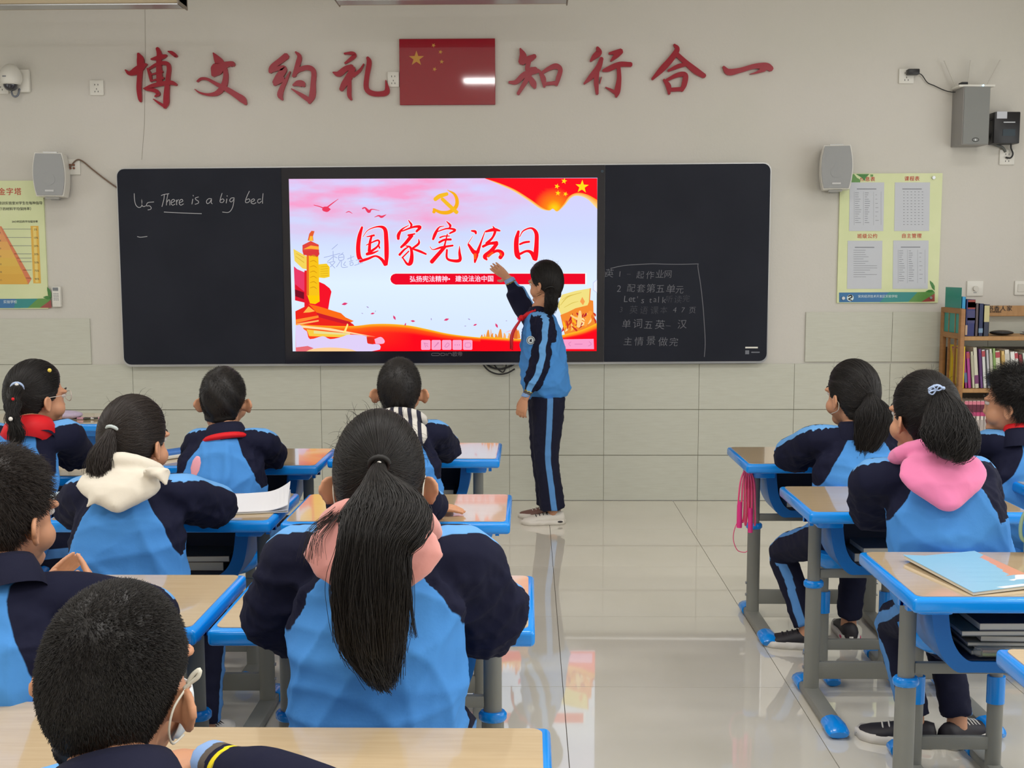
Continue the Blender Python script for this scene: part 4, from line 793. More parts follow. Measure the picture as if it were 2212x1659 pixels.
mid = [(150, 44, 120), (176, 60, 140), (206, 204, 180), (212, 208, 188), (110, 70, 130), (214, 216, 214), (190, 190, 196), (222, 220, 205), (160, 190, 120), (216, 212, 190), (224, 190, 120), (228, 224, 214), (236, 236, 232), (230, 228, 224), (150, 60, 70), (200, 206, 194), (214, 210, 186), (196, 186, 190), (206, 190, 90), (214, 200, 110), (70, 80, 150), (150, 110, 150), (150, 60, 66), (212, 176, 130), (60, 74, 64), (84, 110, 84), (120, 150, 110), (66, 96, 74), (180, 200, 160), (100, 140, 110), (200, 205, 190), (70, 100, 130), (190, 90, 80), (220, 216, 200)]
x = BKX+.045; names = {(150, 44, 120): 'purple', (176, 60, 140): 'magenta'}
def cname(c):
    r, g, b = c; mx_, mn = max(c), min(c)
    if mx_-mn < 26: return 'off-white' if mx_ > 200 else ('grey' if mx_ > 110 else 'dark grey')
    if r > 190 and g > 180 and b < 150: return 'yellow'
    if mx_ == g: return 'pale green' if mx_ > 170 else 'dark green'
    if mx_ == b: return 'blue' if r < 100 else 'violet'
    if b > 100 and r > g+40: return 'purple'
    if r-g > 50: return 'red'
    return 'cream' if mx_ > 190 else 'brown'
prev = 'the end frame'
cnt = 0
ORD = ['first', 'second', 'third', 'fourth', 'fifth', 'sixth', 'seventh', 'eighth', 'ninth', 'tenth', 'eleventh', 'twelfth', 'thirteenth', 'fourteenth', 'fifteenth', 'sixteenth', 'seventeenth', 'eighteenth', 'nineteenth', 'twentieth']+[t+u for t in ('twenty-', 'thirty-', 'forty-') for u in ('first', 'second', 'third', 'fourth', 'fifth', 'sixth', 'seventh', 'eighth', 'ninth', 'tenth')]
for i, c in enumerate(mid):
    w_ = random.choice([.016, .02, .024, .028]); h = random.uniform(.215, .245) if i < 14 else random.uniform(.19, .225)
    lean = -.09 if i < 13 else -.14
    nm = cname(c); cnt += 1
    lab = f'{nm} book, {ORD[cnt-1]} from the slatted end on the middle shelf'
    bands = [(random.uniform(.05, .2), random.uniform(.25, .4), random.choice([(120, 60, 110), (160, 150, 140), (90, 110, 150)]))] if i % 3 == 0 else [(.3, .9, tuple(max(0, q-26) for q in c))]
    if i % 4 == 1: bands = [(.82, .97, (180, 70, 80))]
    book(x, shelves[1]+.002, w_, h, .17, c, lab[:110], 'books on the middle shelf of the bookcase', lean, bands); prev = nm+' book'
    x += w_+.004
    if x > BKX+BW-.08: break
for i in range(3):
    yy = FY+.06+.085*i
    r = empty('book', (BKX+.022, yy, shelves[1]+.001)); tag(r, ['yellow book nearest the front behind the end slats', 'yellow book in the middle gap of the end slats', 'yellow book nearest the wall behind the end slats'][i], 'book', 'yellow books behind the slatted end')
    MB().box((0, 0, .125), (.012, .07, .25), bcol((236, 206, 40)), bev=.001, seg=1).build('cover', None, r)
    MB().box((-.0065, 0, .15), (.0008, .012, .12), bcol((170, 130, 30))).build('spine_label', None, r)
x = BKX+.05
for i in range(24):
    book(x, shelves[2]+.001, .0225, .23, .16, (226, 214, 206), 'white book with a pink and maroon top, one of a uniform set', 'uniform pink-topped set on the lower shelf', 0, [(.9, .99, (224, 130, 150)), (.7, .9, (104, 34, 60)), (.6, .7, (196, 66, 120)), (.1, .5, (186, 176, 172))]); x += .024
# loose papers lying on the top shelf
pg = empty('paper_stack', (BKX+.62, FY+.15, shelves[0])); tag(pg, 'loose pile of papers lying on the top shelf', 'papers')
for i in range(4): MB().box((random.uniform(-.02, .02), 0, .003+.005*i), (.30, .21, .004), m_paper if i % 2 else mat('grey_folder', rgb(120, 122, 128), .6), M=Matrix.Rotation(random.uniform(-.2, .2), 3, 'Z')).build('sheet', None, pg)
MB().box((.05, 0, .03), (.12, .07, .012), mat('orange_pad', rgb(222, 180, 110), .6), bev=.002).build('pad', None, pg)
mb = MB(); 
pt = empty('felt_pouch', (BKX+.27, FY+.1, shelves[0])); tag(pt, 'dark soft pouch lying beside the papers on the top shelf', 'pouch')
MB().ell((0, 0, .017), (.07, .06, .015), m_dark).build('cloth', None, pt, smooth=True)
# ---------------- desks and stools ----------------
m_blue = mat('blue_desk_plastic', rgb(10, 146, 242), .22, .5, coat=.2)
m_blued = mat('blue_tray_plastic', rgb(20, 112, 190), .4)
m_lam = mat('desk_laminate', rgb(206, 183, 148), .12, .6, coat=.75, noise=(7, rgb(198, 174, 138), .8, (1, 14, 1)))
m_tube = mat('grey_steel', rgb(134, 134, 126), .45, .5)
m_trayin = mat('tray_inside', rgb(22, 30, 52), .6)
DW, DD, DH = .69, .43, .72
def lb(mb, name, m, parent, auto=None, smooth=False): return mb.build(name, m, parent, smooth, auto=auto)
def make_desk():
    r = empty('school_desk'); r['proto'] = 1
    lb(MB().box((0, 0, DH-.019), (DW, DD, .036), None, bev=.010, seg=3), 'rim', m_blue, r, 40)
    mb = MB(); P = rrect(-DW/2+.014, DW/2-.014, -DD/2+.017, DD/2-.012, .018)
    n = len(P); mb.add([(a, b, DH+.001) for a, b in P]+[(a, b, DH-.004) for a, b in P], [tuple(range(n))]+[(i, i+n, (i+1) % n+n, (i+1) % n) for i in range(n)])
    lb(mb, 'tabletop', m_lam, r)
    # book tray: sloping sides with a wide front edge, dark inside
    O = [(-.222, .69), (-.214, .60), (-.196, .52), (-.155, .464), (-.10, .458), (.10, .458), (.155, .464), (.196, .52), (.214, .60), (.222, .69)]; I = [(-.178, .69), (-.172, .60), (-.158, .535), (-.125, .492), (-.08, .486), (.08, .486), (.125, .492), (.158, .535), (.172, .60), (.178, .69)]
    O = [tuple(q) for q in catmull(O, 4)]; I = [tuple(q) for q in catmull(I, 4)]; n = len(O)
    vs = [(x, y, z) for y in (.02, .205) for x, z in O+I]; fs = []
    for i in range(n-1):
        fs += [(i, n+i, n+i+1, i+1), (2*n+i, 2*n+i+1, 3*n+i+1, 3*n+i), (i, i+1, 2*n+i+1, 2*n+i), (n+i, 3*n+i, 3*n+i+1, n+i+1)]
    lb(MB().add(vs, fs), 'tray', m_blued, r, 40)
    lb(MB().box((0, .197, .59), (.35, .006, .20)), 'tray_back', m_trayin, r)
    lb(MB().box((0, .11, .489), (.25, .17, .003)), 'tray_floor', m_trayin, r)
    for s in (-1, 1):
        x = s*.245
        lb(MB().box((x, .05, .665), (.085, .28, .05), None, bev=.008), 'bracket', m_blue, r, 40)
        lb(MB().tube([(x, .105, .39), (x, .105, .66)], (.022, .015), n=16, ref=(1, 0, 0)), 'post', m_tube, r, 50)
        lb(MB().tube([(x, .105, .028), (x, .105, .40)], (.027, .019), n=16, ref=(1, 0, 0)), 'post_sleeve', m_tube, r, 50)
        lb(MB().tube([(x, .105, .392), (x, .105, .398), (x, .105, .410), (x, .105, .416)], [(.029, .021), (.034, .026), (.034, .026), (.029, .021)], n=20, ref=(1, 0, 0)), 'collar', m_blue, r, 50)
        lb(MB().box((x, 0, .024), (.056, .40, .032), None, bev=.008), 'foot_bar', m_tube, r, 40)
        for e in (-1, 1):
            mb = MB(); y1 = e*.245
            mb.tube([(x, e*.155, .024), (x, e*.20, .025), (x, e*.235, .022), (x, y1, .017)], [(.035, .024), (.037, .025), (.036, .022), (.03, .014)], n=12, ref=(1, 0, 0)); lb(mb, 'foot_cap', m_blue, r, 45)
        for z in (.16, .11): lb(MB().tube([(x+s*.026, .105, z), (x+s*.032, .105, z)], .006, n=8), 'bolt', m_silver, r)
        hk = MB(); x0 = s*.272; hk.box((x0+s*.025, -.06, .665), (.055, .012, .014)); hk.box((x0+s*.05, -.06, .675), (.010, .012, .034)); hk.box((x0+s*.03, -.06, .66), (.012, .02, .03)); lb(hk, 'hook', m_blue, r)
    lb(MB().box((0, .105, .10), (.45, .02, .06), None, bev=.004), 'crossbeam', m_tube, r, 40)
    lb(MB().box((0, .105, .44), (.45, .018, .03), None, bev=.004), 'upper_bar', m_tube, r, 40)
    return r
def make_stool():
    r = empty('school_stool'); r['proto'] = 1
    SWD, SD, SH = .33, .27, .465
    mb = MB(); n = 28
    def ring(sx, sy, z, e=3.2):
        out = []
        for i in range(n):
            a = 2*math.pi*i/n; c, s_ = math.cos(a), math.sin(a)
            out.append((sx*math.copysign(abs(c)**(2/e), c), sy*math.copysign(abs(s_)**(2/e), s_), z))
        return out
    R_ = [ring(.118, .09, SH-.075), ring(.15, .118, SH-.055), ring(.163, .132, SH-.02), ring(.158, .128, SH-.004), ring(.12, .09, SH-.003), ring(.06, .04, SH-.008)]
    vs = sum(R_, []); fs = [(k*n+i, k*n+(i+1) % n, (k+1)*n+(i+1) % n, (k+1)*n+i) for k in range(len(R_)-1) for i in range(n)]+[tuple(range(n))[::-1], tuple(range((len(R_)-1)*n, len(R_)*n))]
    lb(mb.add(vs, fs), 'seat', m_blue, r, 50)
    for k in range(3):
        lb(MB().box((-.1+.1*k, -.0, SH-.0042), (.045, .012, .003), None), 'slot', m_blued, r)
    for s in (-1, 1):
        x = s*.115
        lb(MB().tube([(x, 0, .26), (x, 0, SH-.06)], (.019, .014), n=14, ref=(1, 0, 0)), 'post', m_tube, r, 50)
        lb(MB().tube([(x, 0, .22), (x, 0, .30)], (.026, .020), n=14, ref=(1, 0, 0)), 'collar', m_blue, r, 50)
        lb(MB().tube([(x, 0, .028), (x, 0, .225)], (.023, .017), n=14, ref=(1, 0, 0)), 'post_sleeve', m_tube, r, 50)
        lb(MB().box((x, 0, .022), (.045, .28, .03), None, bev=.007), 'foot_bar', m_tube, r, 40)
        for e in (-1, 1):
            mb = MB().tube([(x, e*.11, .023), (x, e*.145, .024), (x, e*.17, .016)], [(.03, .023), (.031, .023), (.025, .013)], n=12, ref=(1, 0, 0)); lb(mb, 'foot_cap', m_blue, r, 45)
    lb(MB().box((0, 0, .10), (.2, .018, .04), None, bev=.004), 'crossbeam', m_tube, r, 40)
    return r
PD = make_desk(); PS = make_stool(); index_kids()
used = {'d': False, 's': False}
def place(proto, key, x, y, rz, lab, cat, grp):
    o = proto if not used[key] else copy_tree(proto); used[key] = True
    if 'proto' in o: del o['proto']
    o.location = (x, y, 0); o.rotation_euler = (0, 0, rz); tag(o, lab, cat, grp); return o
GD = 'blue-rimmed school desks'; GS = 'blue plastic school stools'
DESK = {}
for k, x, y, rz, lab in [
    ('R1', 1.186, 4.46, 0, 'front desk of the right column, pink skipping rope on its hook'), ('R2', 1.215, 3.60, 0, 'second desk of the right column, before the pink-hooded pupil'),
    ('R3', 1.225, 2.70, 0, 'right-hand desk with a blue and white workbook on it'), ('R4', 1.272, 1.94, 0, 'corner of a desk at the lower right edge, below the workbook desk'),
    ('D1', 2.055, 4.72, 0, 'desk before the boy at the far right, by the bookcase'), ('D2', 2.06, 3.80, 0, 'desk at the right edge beyond the pink-hooded pupil'),
    ('B1', -.463, 4.575, 0, 'front desk under the boy with a striped hood'), ('B2', -.402, 3.46, 0, 'desk just ahead of the girl with the long ponytail, a hand resting on it'),
    ('B3', -.333, 2.465, 0, 'desk of the girl with the long ponytail beside the aisle'), ('B4', -.31, 1.55, 0, 'empty bright desk at the bottom centre, nearest the camera'),
    ('A1', -1.162, 4.42, 0, 'front desk of the boy with ears sticking out, left block'), ('A2', -1.124, 3.476, 0, 'desk with an open white book before the white-hooded girl'),
    ('A3', -1.047, 2.466, 0, 'desk under the clasped hands at the left'), ('A4', -1.038, 1.655, 0, 'desk at the bottom left corner behind the cropped head'),
    ('C0', -2.455, 5.59, 0, 'far desk at the left with stationery on it, close to the tiled wall'), ('C1', -1.96, 4.20, 0, 'desk before the girl with the braid at the far left')]:
    DESK[k] = place(PD, 'd', x, y, rz, lab, 'desk', GD)
for x, y, rz, lab in [(1.19, 3.97, 0, 'stool under the first pupil of the right column'), (1.235, 3.12, 0, 'stool under the pupil with the pink hood'), (1.43, 2.26, 0, 'empty stool at the bottom right corner'),
    (-1.13, 3.93, 0, 'stool under the boy with ears sticking out'), (-.46, 3.98, 0, 'stool under the boy with the striped hood'), (-1.10, 3.0, 0, 'stool under the white-hooded girl'), (-.40, 3.0, 0, 'stool under the pupil hidden behind the long ponytail'),
    (-.29, 2.03, 0, 'stool under the girl with the long ponytail'), (-1.02, 1.98, 0, 'stool under the boy with clasped hands'), (-.46, 1.1, 0, 'stool under the nearest boy with cropped hair'), (-1.83, 3.72, 0, 'stool under the girl with the braid'), (1.86, 4.1, 0, 'stool under the boy at the far right')]:
    place(PS, 's', x, y, rz, lab, 'stool', GS)
# ---------------- things on and in the desks ----------------
def sheet_stack(name, corners, z, th, m, cover=None):
    """thin block whose top follows four corner points"""
    mb = MB(); v = [Vector((c[0], c[1], z+(c[2] if len(c) > 2 else 0))) for c in corners]
    b = Vector((sum(c[0] for c in corners)/4, sum(c[1] for c in corners)/4, z))
    n = 10; top = []; bot = []
    for i in range(n+1):
        for j in range(n+1):
            s, t = i/n, j/n; p = v[0]*(1-s)*(1-t)+v[1]*s*(1-t)+v[2]*s*t+v[3]*(1-s)*t - b
            top.append(p+Vector((0, 0, th))); bot.append(Vector((p.x, p.y, min(p.z, 0))) if False else p)
    N = (n+1)**2; k = n+1; fs = [(i*k+j, (i+1)*k+j, (i+1)*k+j+1, i*k+j+1) for i in range(n) for j in range(n)]
    fs2 = [tuple(q+N for q in f[::-1]) for f in fs]
    side = [(j, j+1) for j in range(n)]+[(n+i*k, n+(i+1)*k) for i in range(n)]+[(n*k+j+1, n*k+j) for j in range(n)][::-1]+[((i+1)*k, i*k) for i in range(n)][::-1]
    fs3 = [(a, b_, b_+N, a+N) for a, b_ in side]
    mb.add(top+bot, fs+fs2+fs3); return mb, b
# workbook on desk R3
c0 = Wh(1950, 1211, .723); c1_ = Wh(2105, 1196, .723); c2_ = Wh(2262, 1268, .723); c3 = Wh(2102, 1286, .723)
wbk = empty('workbook', (sum(c.x for c in (c0, c1_, c2_, c3))/4, sum(c.y for c in (c0, c1_, c2_, c3))/4, .7215)); tag(wbk, 'blue, orange and white covered workbook lying on the right-hand desk', 'book')
m_cov = mat('workbook_cover', rgb(138, 188, 216), .35); m_cov2 = mat('workbook_orange', rgb(214, 150, 122), .35); m_cov3 = mat('workbook_white', rgb(232, 236, 238), .35)
Q = [c0, c1_, c2_, c3]
def uvp(u, v, z): p = Q[0]*(1-u)*(1-v)+Q[1]*u*(1-v)+Q[2]*u*v+Q[3]*(1-u)*v; o = wbk.location; lift = .008*max(0, .12-u)/.12*(1-v)+.012*max(0, v-.85)*u; return (p.x-o.x, p.y-o.y, z+lift)
def flat(name, uvs, z, m, d=.0006):
    P = [uvp(u, v, z) for u, v in uvs]; n = len(P); mb = MB(); tri = tessellate_polygon([[Vector((p[0], p[1], 0)) for p in P]])
    fs = [tuple(t) if (Vector(P[t[1]][:2])-Vector(P[t[0]][:2])).cross(Vector(P[t[2]][:2])-Vector(P[t[0]][:2])) > 0 else tuple(t)[::-1] for t in tri]
    mb.add(P+[(p[0], p[1], p[2]-d) for p in P], fs+[(i, (i+1) % n, (i+1) % n+n, i+n) for i in range(n)], m); return mb.build(name, None, wbk)
edge_ = [(u/8, 0) for u in range(9)]+[(1, v/8) for v in range(1, 9)]+[(1-u/8, 1) for u in range(1, 9)]+[(0, 1-v/8) for v in range(1, 8)]
flat('pages', [(.01+.98*u, .01+.98*v) for u, v in edge_], .008, m_pages, .0075)
flat('cover', edge_, .0092, m_cov, .0012)
flat('cover_print', [(1, .72), (1, 1), (.42, 1), (.12, .80), (.3, .84), (.6, .74), (.85, .72)], .0096, m_cov3, .0003)
flat('cover_print', [(1, .14), (1, .74), (.85, .72), (.62, .74), (.40, .86), (.26, .80), (.45, .70), (.62, .56), (.72, .42), (.62, .36), (.82, .24)], .0100, m_cov2, .0003)
flat('cover_print', [(.60, .90), (.75, .84), (.9, .85), (.98, .93), (.8, .97)], .0104, m_cov, .0003)
for k in range(4): flat('title_print', [(.22+.06*k, .28+.05*k), (.255+.06*k, .25+.05*k), (.28+.06*k, .30+.05*k), (.245+.06*k, .33+.05*k)], .0098, m_cov3, .0002)
# open book on desk A2
oc = [Wh(505, 1073, .722), Wh(628, 1064, .722), Wh(622, 1107, .722), Wh(500, 1112, .722)]
ob = empty('open_book', (sum(c.x for c in oc)/4, sum(c.y for c in oc)/4, .7215)); tag(ob, 'open white book with a curling page by the white-hooded girl', 'book')
def curl(z0, k, m, name):
    n = 14; mb = MB(); vs = []
    for i in range(n+1):
        for j in range(2):
            u = i/n; p = (oc[0]*(1-u)+oc[1]*u) if j == 0 else (oc[3]*(1-u)+oc[2]*u)
            vs.append((p.x-ob.location.x, p.y-ob.location.y, z0+k*max(0, u-.55)**2*(1.3 if j == 0 else .7)))
    fs = [(2*i, 2*i+1, 2*i+3, 2*i+2) for i in range(n)]
    N = len(vs); vs += [(a, b, c-.002) for a, b, c in vs]; fs += [tuple(q+N for q in f[::-1]) for f in fs]+[(2*i+2, 2*i+3, 2*i+3, 2*i+2) for i in []]
    for i in range(n): fs += [(2*i, 2*i+2, 2*i+2+N, 2*i+N), (2*i+3, 2*i+1, 2*i+1+N, 2*i+3+N)]
    fs += [(2*n, 2*n+1, 2*n+1+N, 2*n+N), (1, 0, N, 1+N)]
    mb.add(vs, fs, m); return mb.build(name, None, ob)
curl(.003, 0, m_pages, 'page_block'); curl(.006, .02, m_paper, 'page'); curl(.009, .12, mat('white_page', rgb(232, 232, 236), .6), 'page')
# paper on the left of desk A2, behind the boy with clasped hands
p = Wh(128, 1082, .722); nb = empty('notebook', (p.x, p.y, .7215), .1); tag(nb, 'thin white notebook at the left end of the white-hooded girl\'s desk', 'book'); MB().box((0, 0, .006), (.15, .19, .010), m_paper, bev=.002).build('pages', None, nb); MB().box((0, 0, .012), (.152, .192, .0015), m_whiteink).build('cover', None, nb)
# blue pencil case on desk A1
p = Wh(355, 992, .722); pcs = empty('pencil_case', (p.x, p.y+.02, .7215), math.radians(52)); tag(pcs, 'flat blue pencil case with a white base beside the boy with ears sticking out', 'pencil case')
MB().box((0, 0, .008), (.21, .07, .014), m_white, bev=.004).build('base', None, pcs, auto=40); MB().box((0, .005, .022), (.21, .07, .016), mat('case_blue', rgb(70, 130, 215), .3), bev=.005).build('lid', None, pcs, auto=40)
# pink bunny-ear pen standing in front of the white-hooded girl
p = W(424, 1040, 3.58); pn = empty('bunny_ear_pen', (p.x, 3.58, .7215)); tag(pn, 'pink bunny-ear pen sticking up over a navy shoulder', 'pen')
MB().tube([(-.01, 0, 0), (-.006, 0, .08)], .006, mat('pink_pen', rgb(226, 150, 170), .35), n=10).build('barrel', None, pn, smooth=True)
MB().tube([(-.008, 0, .078), (-.003, 0, .10), (.004, 0, .125), (.008, 0, .139)], [(.008, .006), (.015, .007), (.014, .007), (.008, .004)], mat('pink_plush', rgb(238, 168, 186), .8), n=12, ref=(1, 0, 0), roundcap=True).build('ear_topper', None, pn, smooth=True)
# stationery on the far left desk
cl = empty('pencil_pouch', (Wh(150, 905, .722).x, Wh(150, 905, .722).y, .7215)); tag(cl, 'pale lilac soft pouch on the far left desk', 'pouch')
MB().ell((-.02, 0, .022), (.09, .05, .022), mat('lilac_cloth', rgb(190, 176, 200), .7, bump=(40, .8, .01))).build('body', None, cl, smooth=True)
for i, (px, lab, c) in enumerate([(178, 'dark pen lying beside the lilac pouch', (50, 46, 60)), (193, 'pink pen lying among the pens on the far left desk', (216, 160, 178)), (207, 'black and yellow pen, rightmost on the far left desk', (60, 60, 50))]):
    p = Wh(px, 906, .722); o = empty('pen', (p.x, p.y, .728)); tag(o, lab, 'pen', 'pens on the far left desk'); o.rotation_euler = (0, 0, .3*i-.2)
    MB().tube([(-.06, 0, 0), (.05, 0, 0)], .006, mat('pen_%d' % i, rgb(*c), .3), n=10).build('barrel', None, o, smooth=True); MB().tube([(.05, 0, 0), (.066, 0, 0)], [.006, .002], m_silver, n=10).build('tip', None, o)
# books in trays
def tray_book(k, dx, dz, w_, th, d, c, lab, dy=.128, rz=0):
    D = DESK[k].location; o = empty('book', (D.x+dx, D.y+dy, .491+dz)); o.rotation_euler = (0, 0, rz); tag(o, lab, 'book', 'books stored in the desk trays')
    MB().box((0, 0, th/2), (w_-.004, d-.004, th-.002), m_pages).build('pages', None, o); mb = MB(); mb.box((0, 0, th-.0008), (w_, d, .0016), bcol(c)); mb.box((0, 0, .0008), (w_, d, .0016), bcol(c)); mb.box((w_/2-.0008, 0, th/2), (.0016, d, th), bcol(c)); mb.build('cover', None, o)
for i, (dx, dz, w_, th, d, c) in enumerate([(.02, 0, .24, .012, .135, (120, 120, 112)), (.03, .0125, .235, .008, .135, (78, 84, 78)), (.01, .021, .23, .010, .135, (150, 146, 132)), (.05, .0315, .24, .016, .135, (84, 78, 66)), (.0, .048, .25, .014, .135, (96, 100, 92)), (.04, .0625, .24, .02, .135, (66, 60, 70))]):
    tray_book('R3', dx, dz, w_, th, d, c, ['lowest grey-green book in the tray under the workbook', 'second book from the bottom under the workbook desk', 'pale thin book in the middle of the tray under the workbook', 'brown book in the middle of the tray under the workbook', 'greenish book near the top of the tray under the workbook', 'topmost plum-grey book in the tray under the workbook'][i], rz=random.uniform(-.05, .05))
for k, w1, w2 in (('R1', 'front right desk tray, lower brown book', 'front right desk tray, upper maroon folder'), ('R2', 'lower dark book in the tray before the pink-hooded pupil', 'upper grey book in the tray before the pink-hooded pupil'), ('B3', 'lower grey book in the tray of the ponytail girl\'s desk', 'upper pale book in the tray of the ponytail girl\'s desk'),
                  ('A2', 'lower brown book in the white-hooded girl\'s tray', 'upper book in the white-hooded girl\'s tray'), ('B1', 'lower brown book in the tray of the striped-hood boy', 'upper book in the tray of the striped-hood boy')):
    tray_book(k, .0, 0, .245, .03, .135, (92, 76, 62), w1); tray_book(k, .02, .031, .24, .034 if k == 'R1' else .02, .15, {'R1': (92, 52, 58), 'R2': (90, 90, 96)}.get(k, (104, 88, 76)), w2, rz=.04)
D = DESK['R3'].location; o = empty('clear_pouch', (D.x-.05, D.y+.040, .5065)); tag(o, 'small transparent pouch with glitter in the tray under the workbook', 'pouch')
MB().tube([(-.035, 0, .0), (.035, 0, .0)], .0145, mat('clear_vinyl', rgb(200, 200, 190), .06, trans=.0, coat=1, alpha=.3), n=16, ref=(0, 1, 0), roundcap=True).build('vinyl', None, o, smooth=True)
MB().box((0, -.002, -.006), (.06, .016, .008), mat('green_filling', rgb(112, 140, 60), .5), bev=.003).build('filling', None, o); MB().box((0, -.002, .003), (.06, .014, .006), mat('brown_filling', rgb(150, 120, 100), .5)).build('filling', None, o)
# green thermos loop handle at the right edge
p = Wh(2216, 1196, .722); o = empty('water_bottle', (p.x+.03, p.y-.0, .7215)); tag(o, 'pale green water bottle with a loop handle at the right edge', 'bottle')
m_bot = mat('green_bottle', rgb(140, 168, 140), .35)
MB().tube([(0, 0, 0), (0, 0, .004), (0, 0, .15), (0, 0, .17)], [.030, .034, .034, .026], m_bot, n=24).build('body', None, o, smooth=False, auto=50)
MB().tube([(0, 0, .17), (0, 0, .19)], .026, mat('bottle_lid', rgb(120, 146, 120), .4), n=20).build('lid', None, o, auto=50)
MB().tube([(-.03, 0, .03), (-.044, 0, .045), (-.047, 0, .075), (-.04, 0, .105), (-.03, 0, .115)], .005, m_bot, n=8, sub=5).build('handle', None, o, smooth=True)
# pink skipping rope on the hook of desk R1
D = DESK['R1'].location; o = empty('skipping_rope', (D.x-.312, D.y-.068, .67)); tag(o, 'bright pink skipping rope looped over a desk hook', 'skipping rope')
m_pink = mat('pink_rope', rgb(250, 92, 140), .4); m_pinkh = mat('pink_handle', rgb(240, 60, 140), .35)
mb = MB()
for i in range(6):
    dx = -.028+.011*i; L_ = .20+.012*(i % 3)
    mb.tube([(dx*.3, 0, .008), (dx, -.004, -.05), (dx*1.25, -.002*i, -L_+.03), (dx*1.1+.004, 0, -L_), (dx+.008, .006, -L_+.035), (dx*.9+.008, .006, -.06), (dx*.3+.004, .004, .006)], .0036, n=7, sub=5)
mb.tube([(-.02, -.004, -.18), (-.045, -.005, -.23), (-.052, -.005, -.28), (-.035, -.004, -.325), (-.005, 0, -.335), (.006, 0, -.33)], .0018, n=6, sub=5)
mb.build('rope', m_pink, o, smooth=True)
MB().tube([(-.030, -.014, -.125), (-.031, -.014, -.14), (-.031, -.014, -.23)], [.008, .0105, .011], m_pinkh, n=12).build('handle', None, o, auto=50); MB().tube([(.012, -.014, -.15), (.014, -.014, -.25)], .010, m_pinkh, n=12).build('handle', None, o, auto=50)
# ---------------- people ----------------
m_skin = mat('skin', rgb(206, 150, 116), .5, .4)
m_skin.node_tree.nodes['Principled BSDF'].inputs['Subsurface Weight'].default_value = .06
m_skin.node_tree.nodes['Principled BSDF'].inputs['Subsurface Radius'].default_value = (.01, .004, .002)
attr_layers(m_skin, [('lip', 0, None, rgb(170, 92, 84), .001)])
m_hair = mat('black_hair', (.010, .008, .0075), .45, .35)
m_hairb = mat('brown_black_hair', (.018, .0115, .009), .45, .4)
NAVY = rgb(23, 25, 48); LBLUE = rgb(108, 168, 228); JBLUE = rgb(78, 146, 218)
m_jacket = mat('school_jacket', JBLUE, .85, .2, bump=(26, .16, .012))
attr_layers(m_jacket, [('navy', 0, None, NAVY, .0012), ('stripe', 0, None, LBLUE, .0012), ('cuff', -.5, .026, rgb(140, 172, 220), .0012), ('cuff', .026, .040, rgb(96, 88, 82), .001), ('cuff', .040, .053, NAVY, .001), ('cuff', .053, .068, rgb(236, 214, 40), .001)])
m_trouser = mat('navy_trousers', rgb(24, 26, 48), .85, .25, bump=(22, .2, .012)); attr_layers(m_trouser, [('stripe', 0, None, rgb(92, 146, 206), .0012)])
m_navy = mat('navy_collar', NAVY, .85, .25, bump=(30, .2, .01))
m_scarf = mat('red_scarf', rgb(216, 24, 34), .6, .3, bump=(60, .2, .004))
m_eyew = mat('eye_white', rgb(226, 222, 216), .2); m_iris = mat('iris', rgb(34, 20, 14), .1)
m_strap = mat('mask_strap', rgb(226, 222, 208), .6)
UP = Vector((0, 0, 1))
def remesh(mb, vox, smooth, name, mat_, fac=.6):
    me = bpy.data.meshes.new(name); me.from_pydata([tuple(v) for v in mb.v], [], mb.f)
    o = bpy.data.objects.new(name, me); COL.objects.link(o)
    r = o.modifiers.new('r', 'REMESH'); r.mode = 'VOXEL'; r.voxel_size = vox
    s = o.modifiers.new('s', 'SMOOTH'); s.factor = fac; s.iterations = smooth
    n = bpy.data.meshes.new_from_object(o.evaluated_get(_DG())); bpy.data.objects.remove(o); bpy.data.meshes.remove(me)
    n.name = name; n.materials.clear(); n.materials.append(mat_)
    n.polygons.foreach_set('use_smooth', [True]*len(n.polygons)); return n
def getco(me):
    a = np.empty(len(me.vertices)*3, 'f'); me.vertices.foreach_get('co', a); return a.reshape(-1, 3).astype(float)
def getno(me):
    a = np.empty(len(me.vertices)*3, 'f'); me.vertices.foreach_get('normal', a); return a.reshape(-1, 3).astype(float)
def setco(me, c): me.vertices.foreach_set('co', c.astype('f').ravel()); me.update()
def setattr_(me, name, v):
    a = me.attributes.new(name, 'FLOAT', 'POINT'); a.data.foreach_set('value', np.asarray(v, 'f'))
def polyinfo(P, pts, rad):
    """nearest point on a polyline with radii: returns surface distance, vector from axis, tangent, arclength"""
    pts = np.array([list(p) for p in pts], float); rad = np.asarray(rad, float)
    best = np.full(len(P), 1e9); V = np.zeros((len(P), 3)); T = np.zeros((len(P), 3)); S = np.zeros(len(P)); acc = 0
    for i in range(len(pts)-1):
        a, b = pts[i], pts[i+1]; d = b-a; L = np.linalg.norm(d); t = np.clip(((P-a)@d)/(L*L), 0, 1)
        c = a+t[:, None]*d; v = P-c; dist = np.linalg.norm(v, axis=1)-(rad[i]+(rad[i+1]-rad[i])*t)
        m = dist < best; best[m] = dist[m]; V[m] = v[m]; T[m] = d/L; S[m] = (acc+t*L)[m]; acc += L
    return best, V, T, S, acc
def folds(P, seed, amp, sc):
    r = np.random.default_rng(seed); d = np.zeros(len(P))
    for k in range(7):
        v = r.normal(size=3); v /= np.linalg.norm(v); w = r.normal(size=3); w /= np.linalg.norm(w); f = sc*r.uniform(.6, 1.5)
        ph = P@v*f+1.3*np.sin(P@w*f*.45+r.uniform(0, 6))+r.uniform(0, 6)
        d += (1-np.abs(np.sin(ph)))**2.2-.35
    return d*amp/2.2
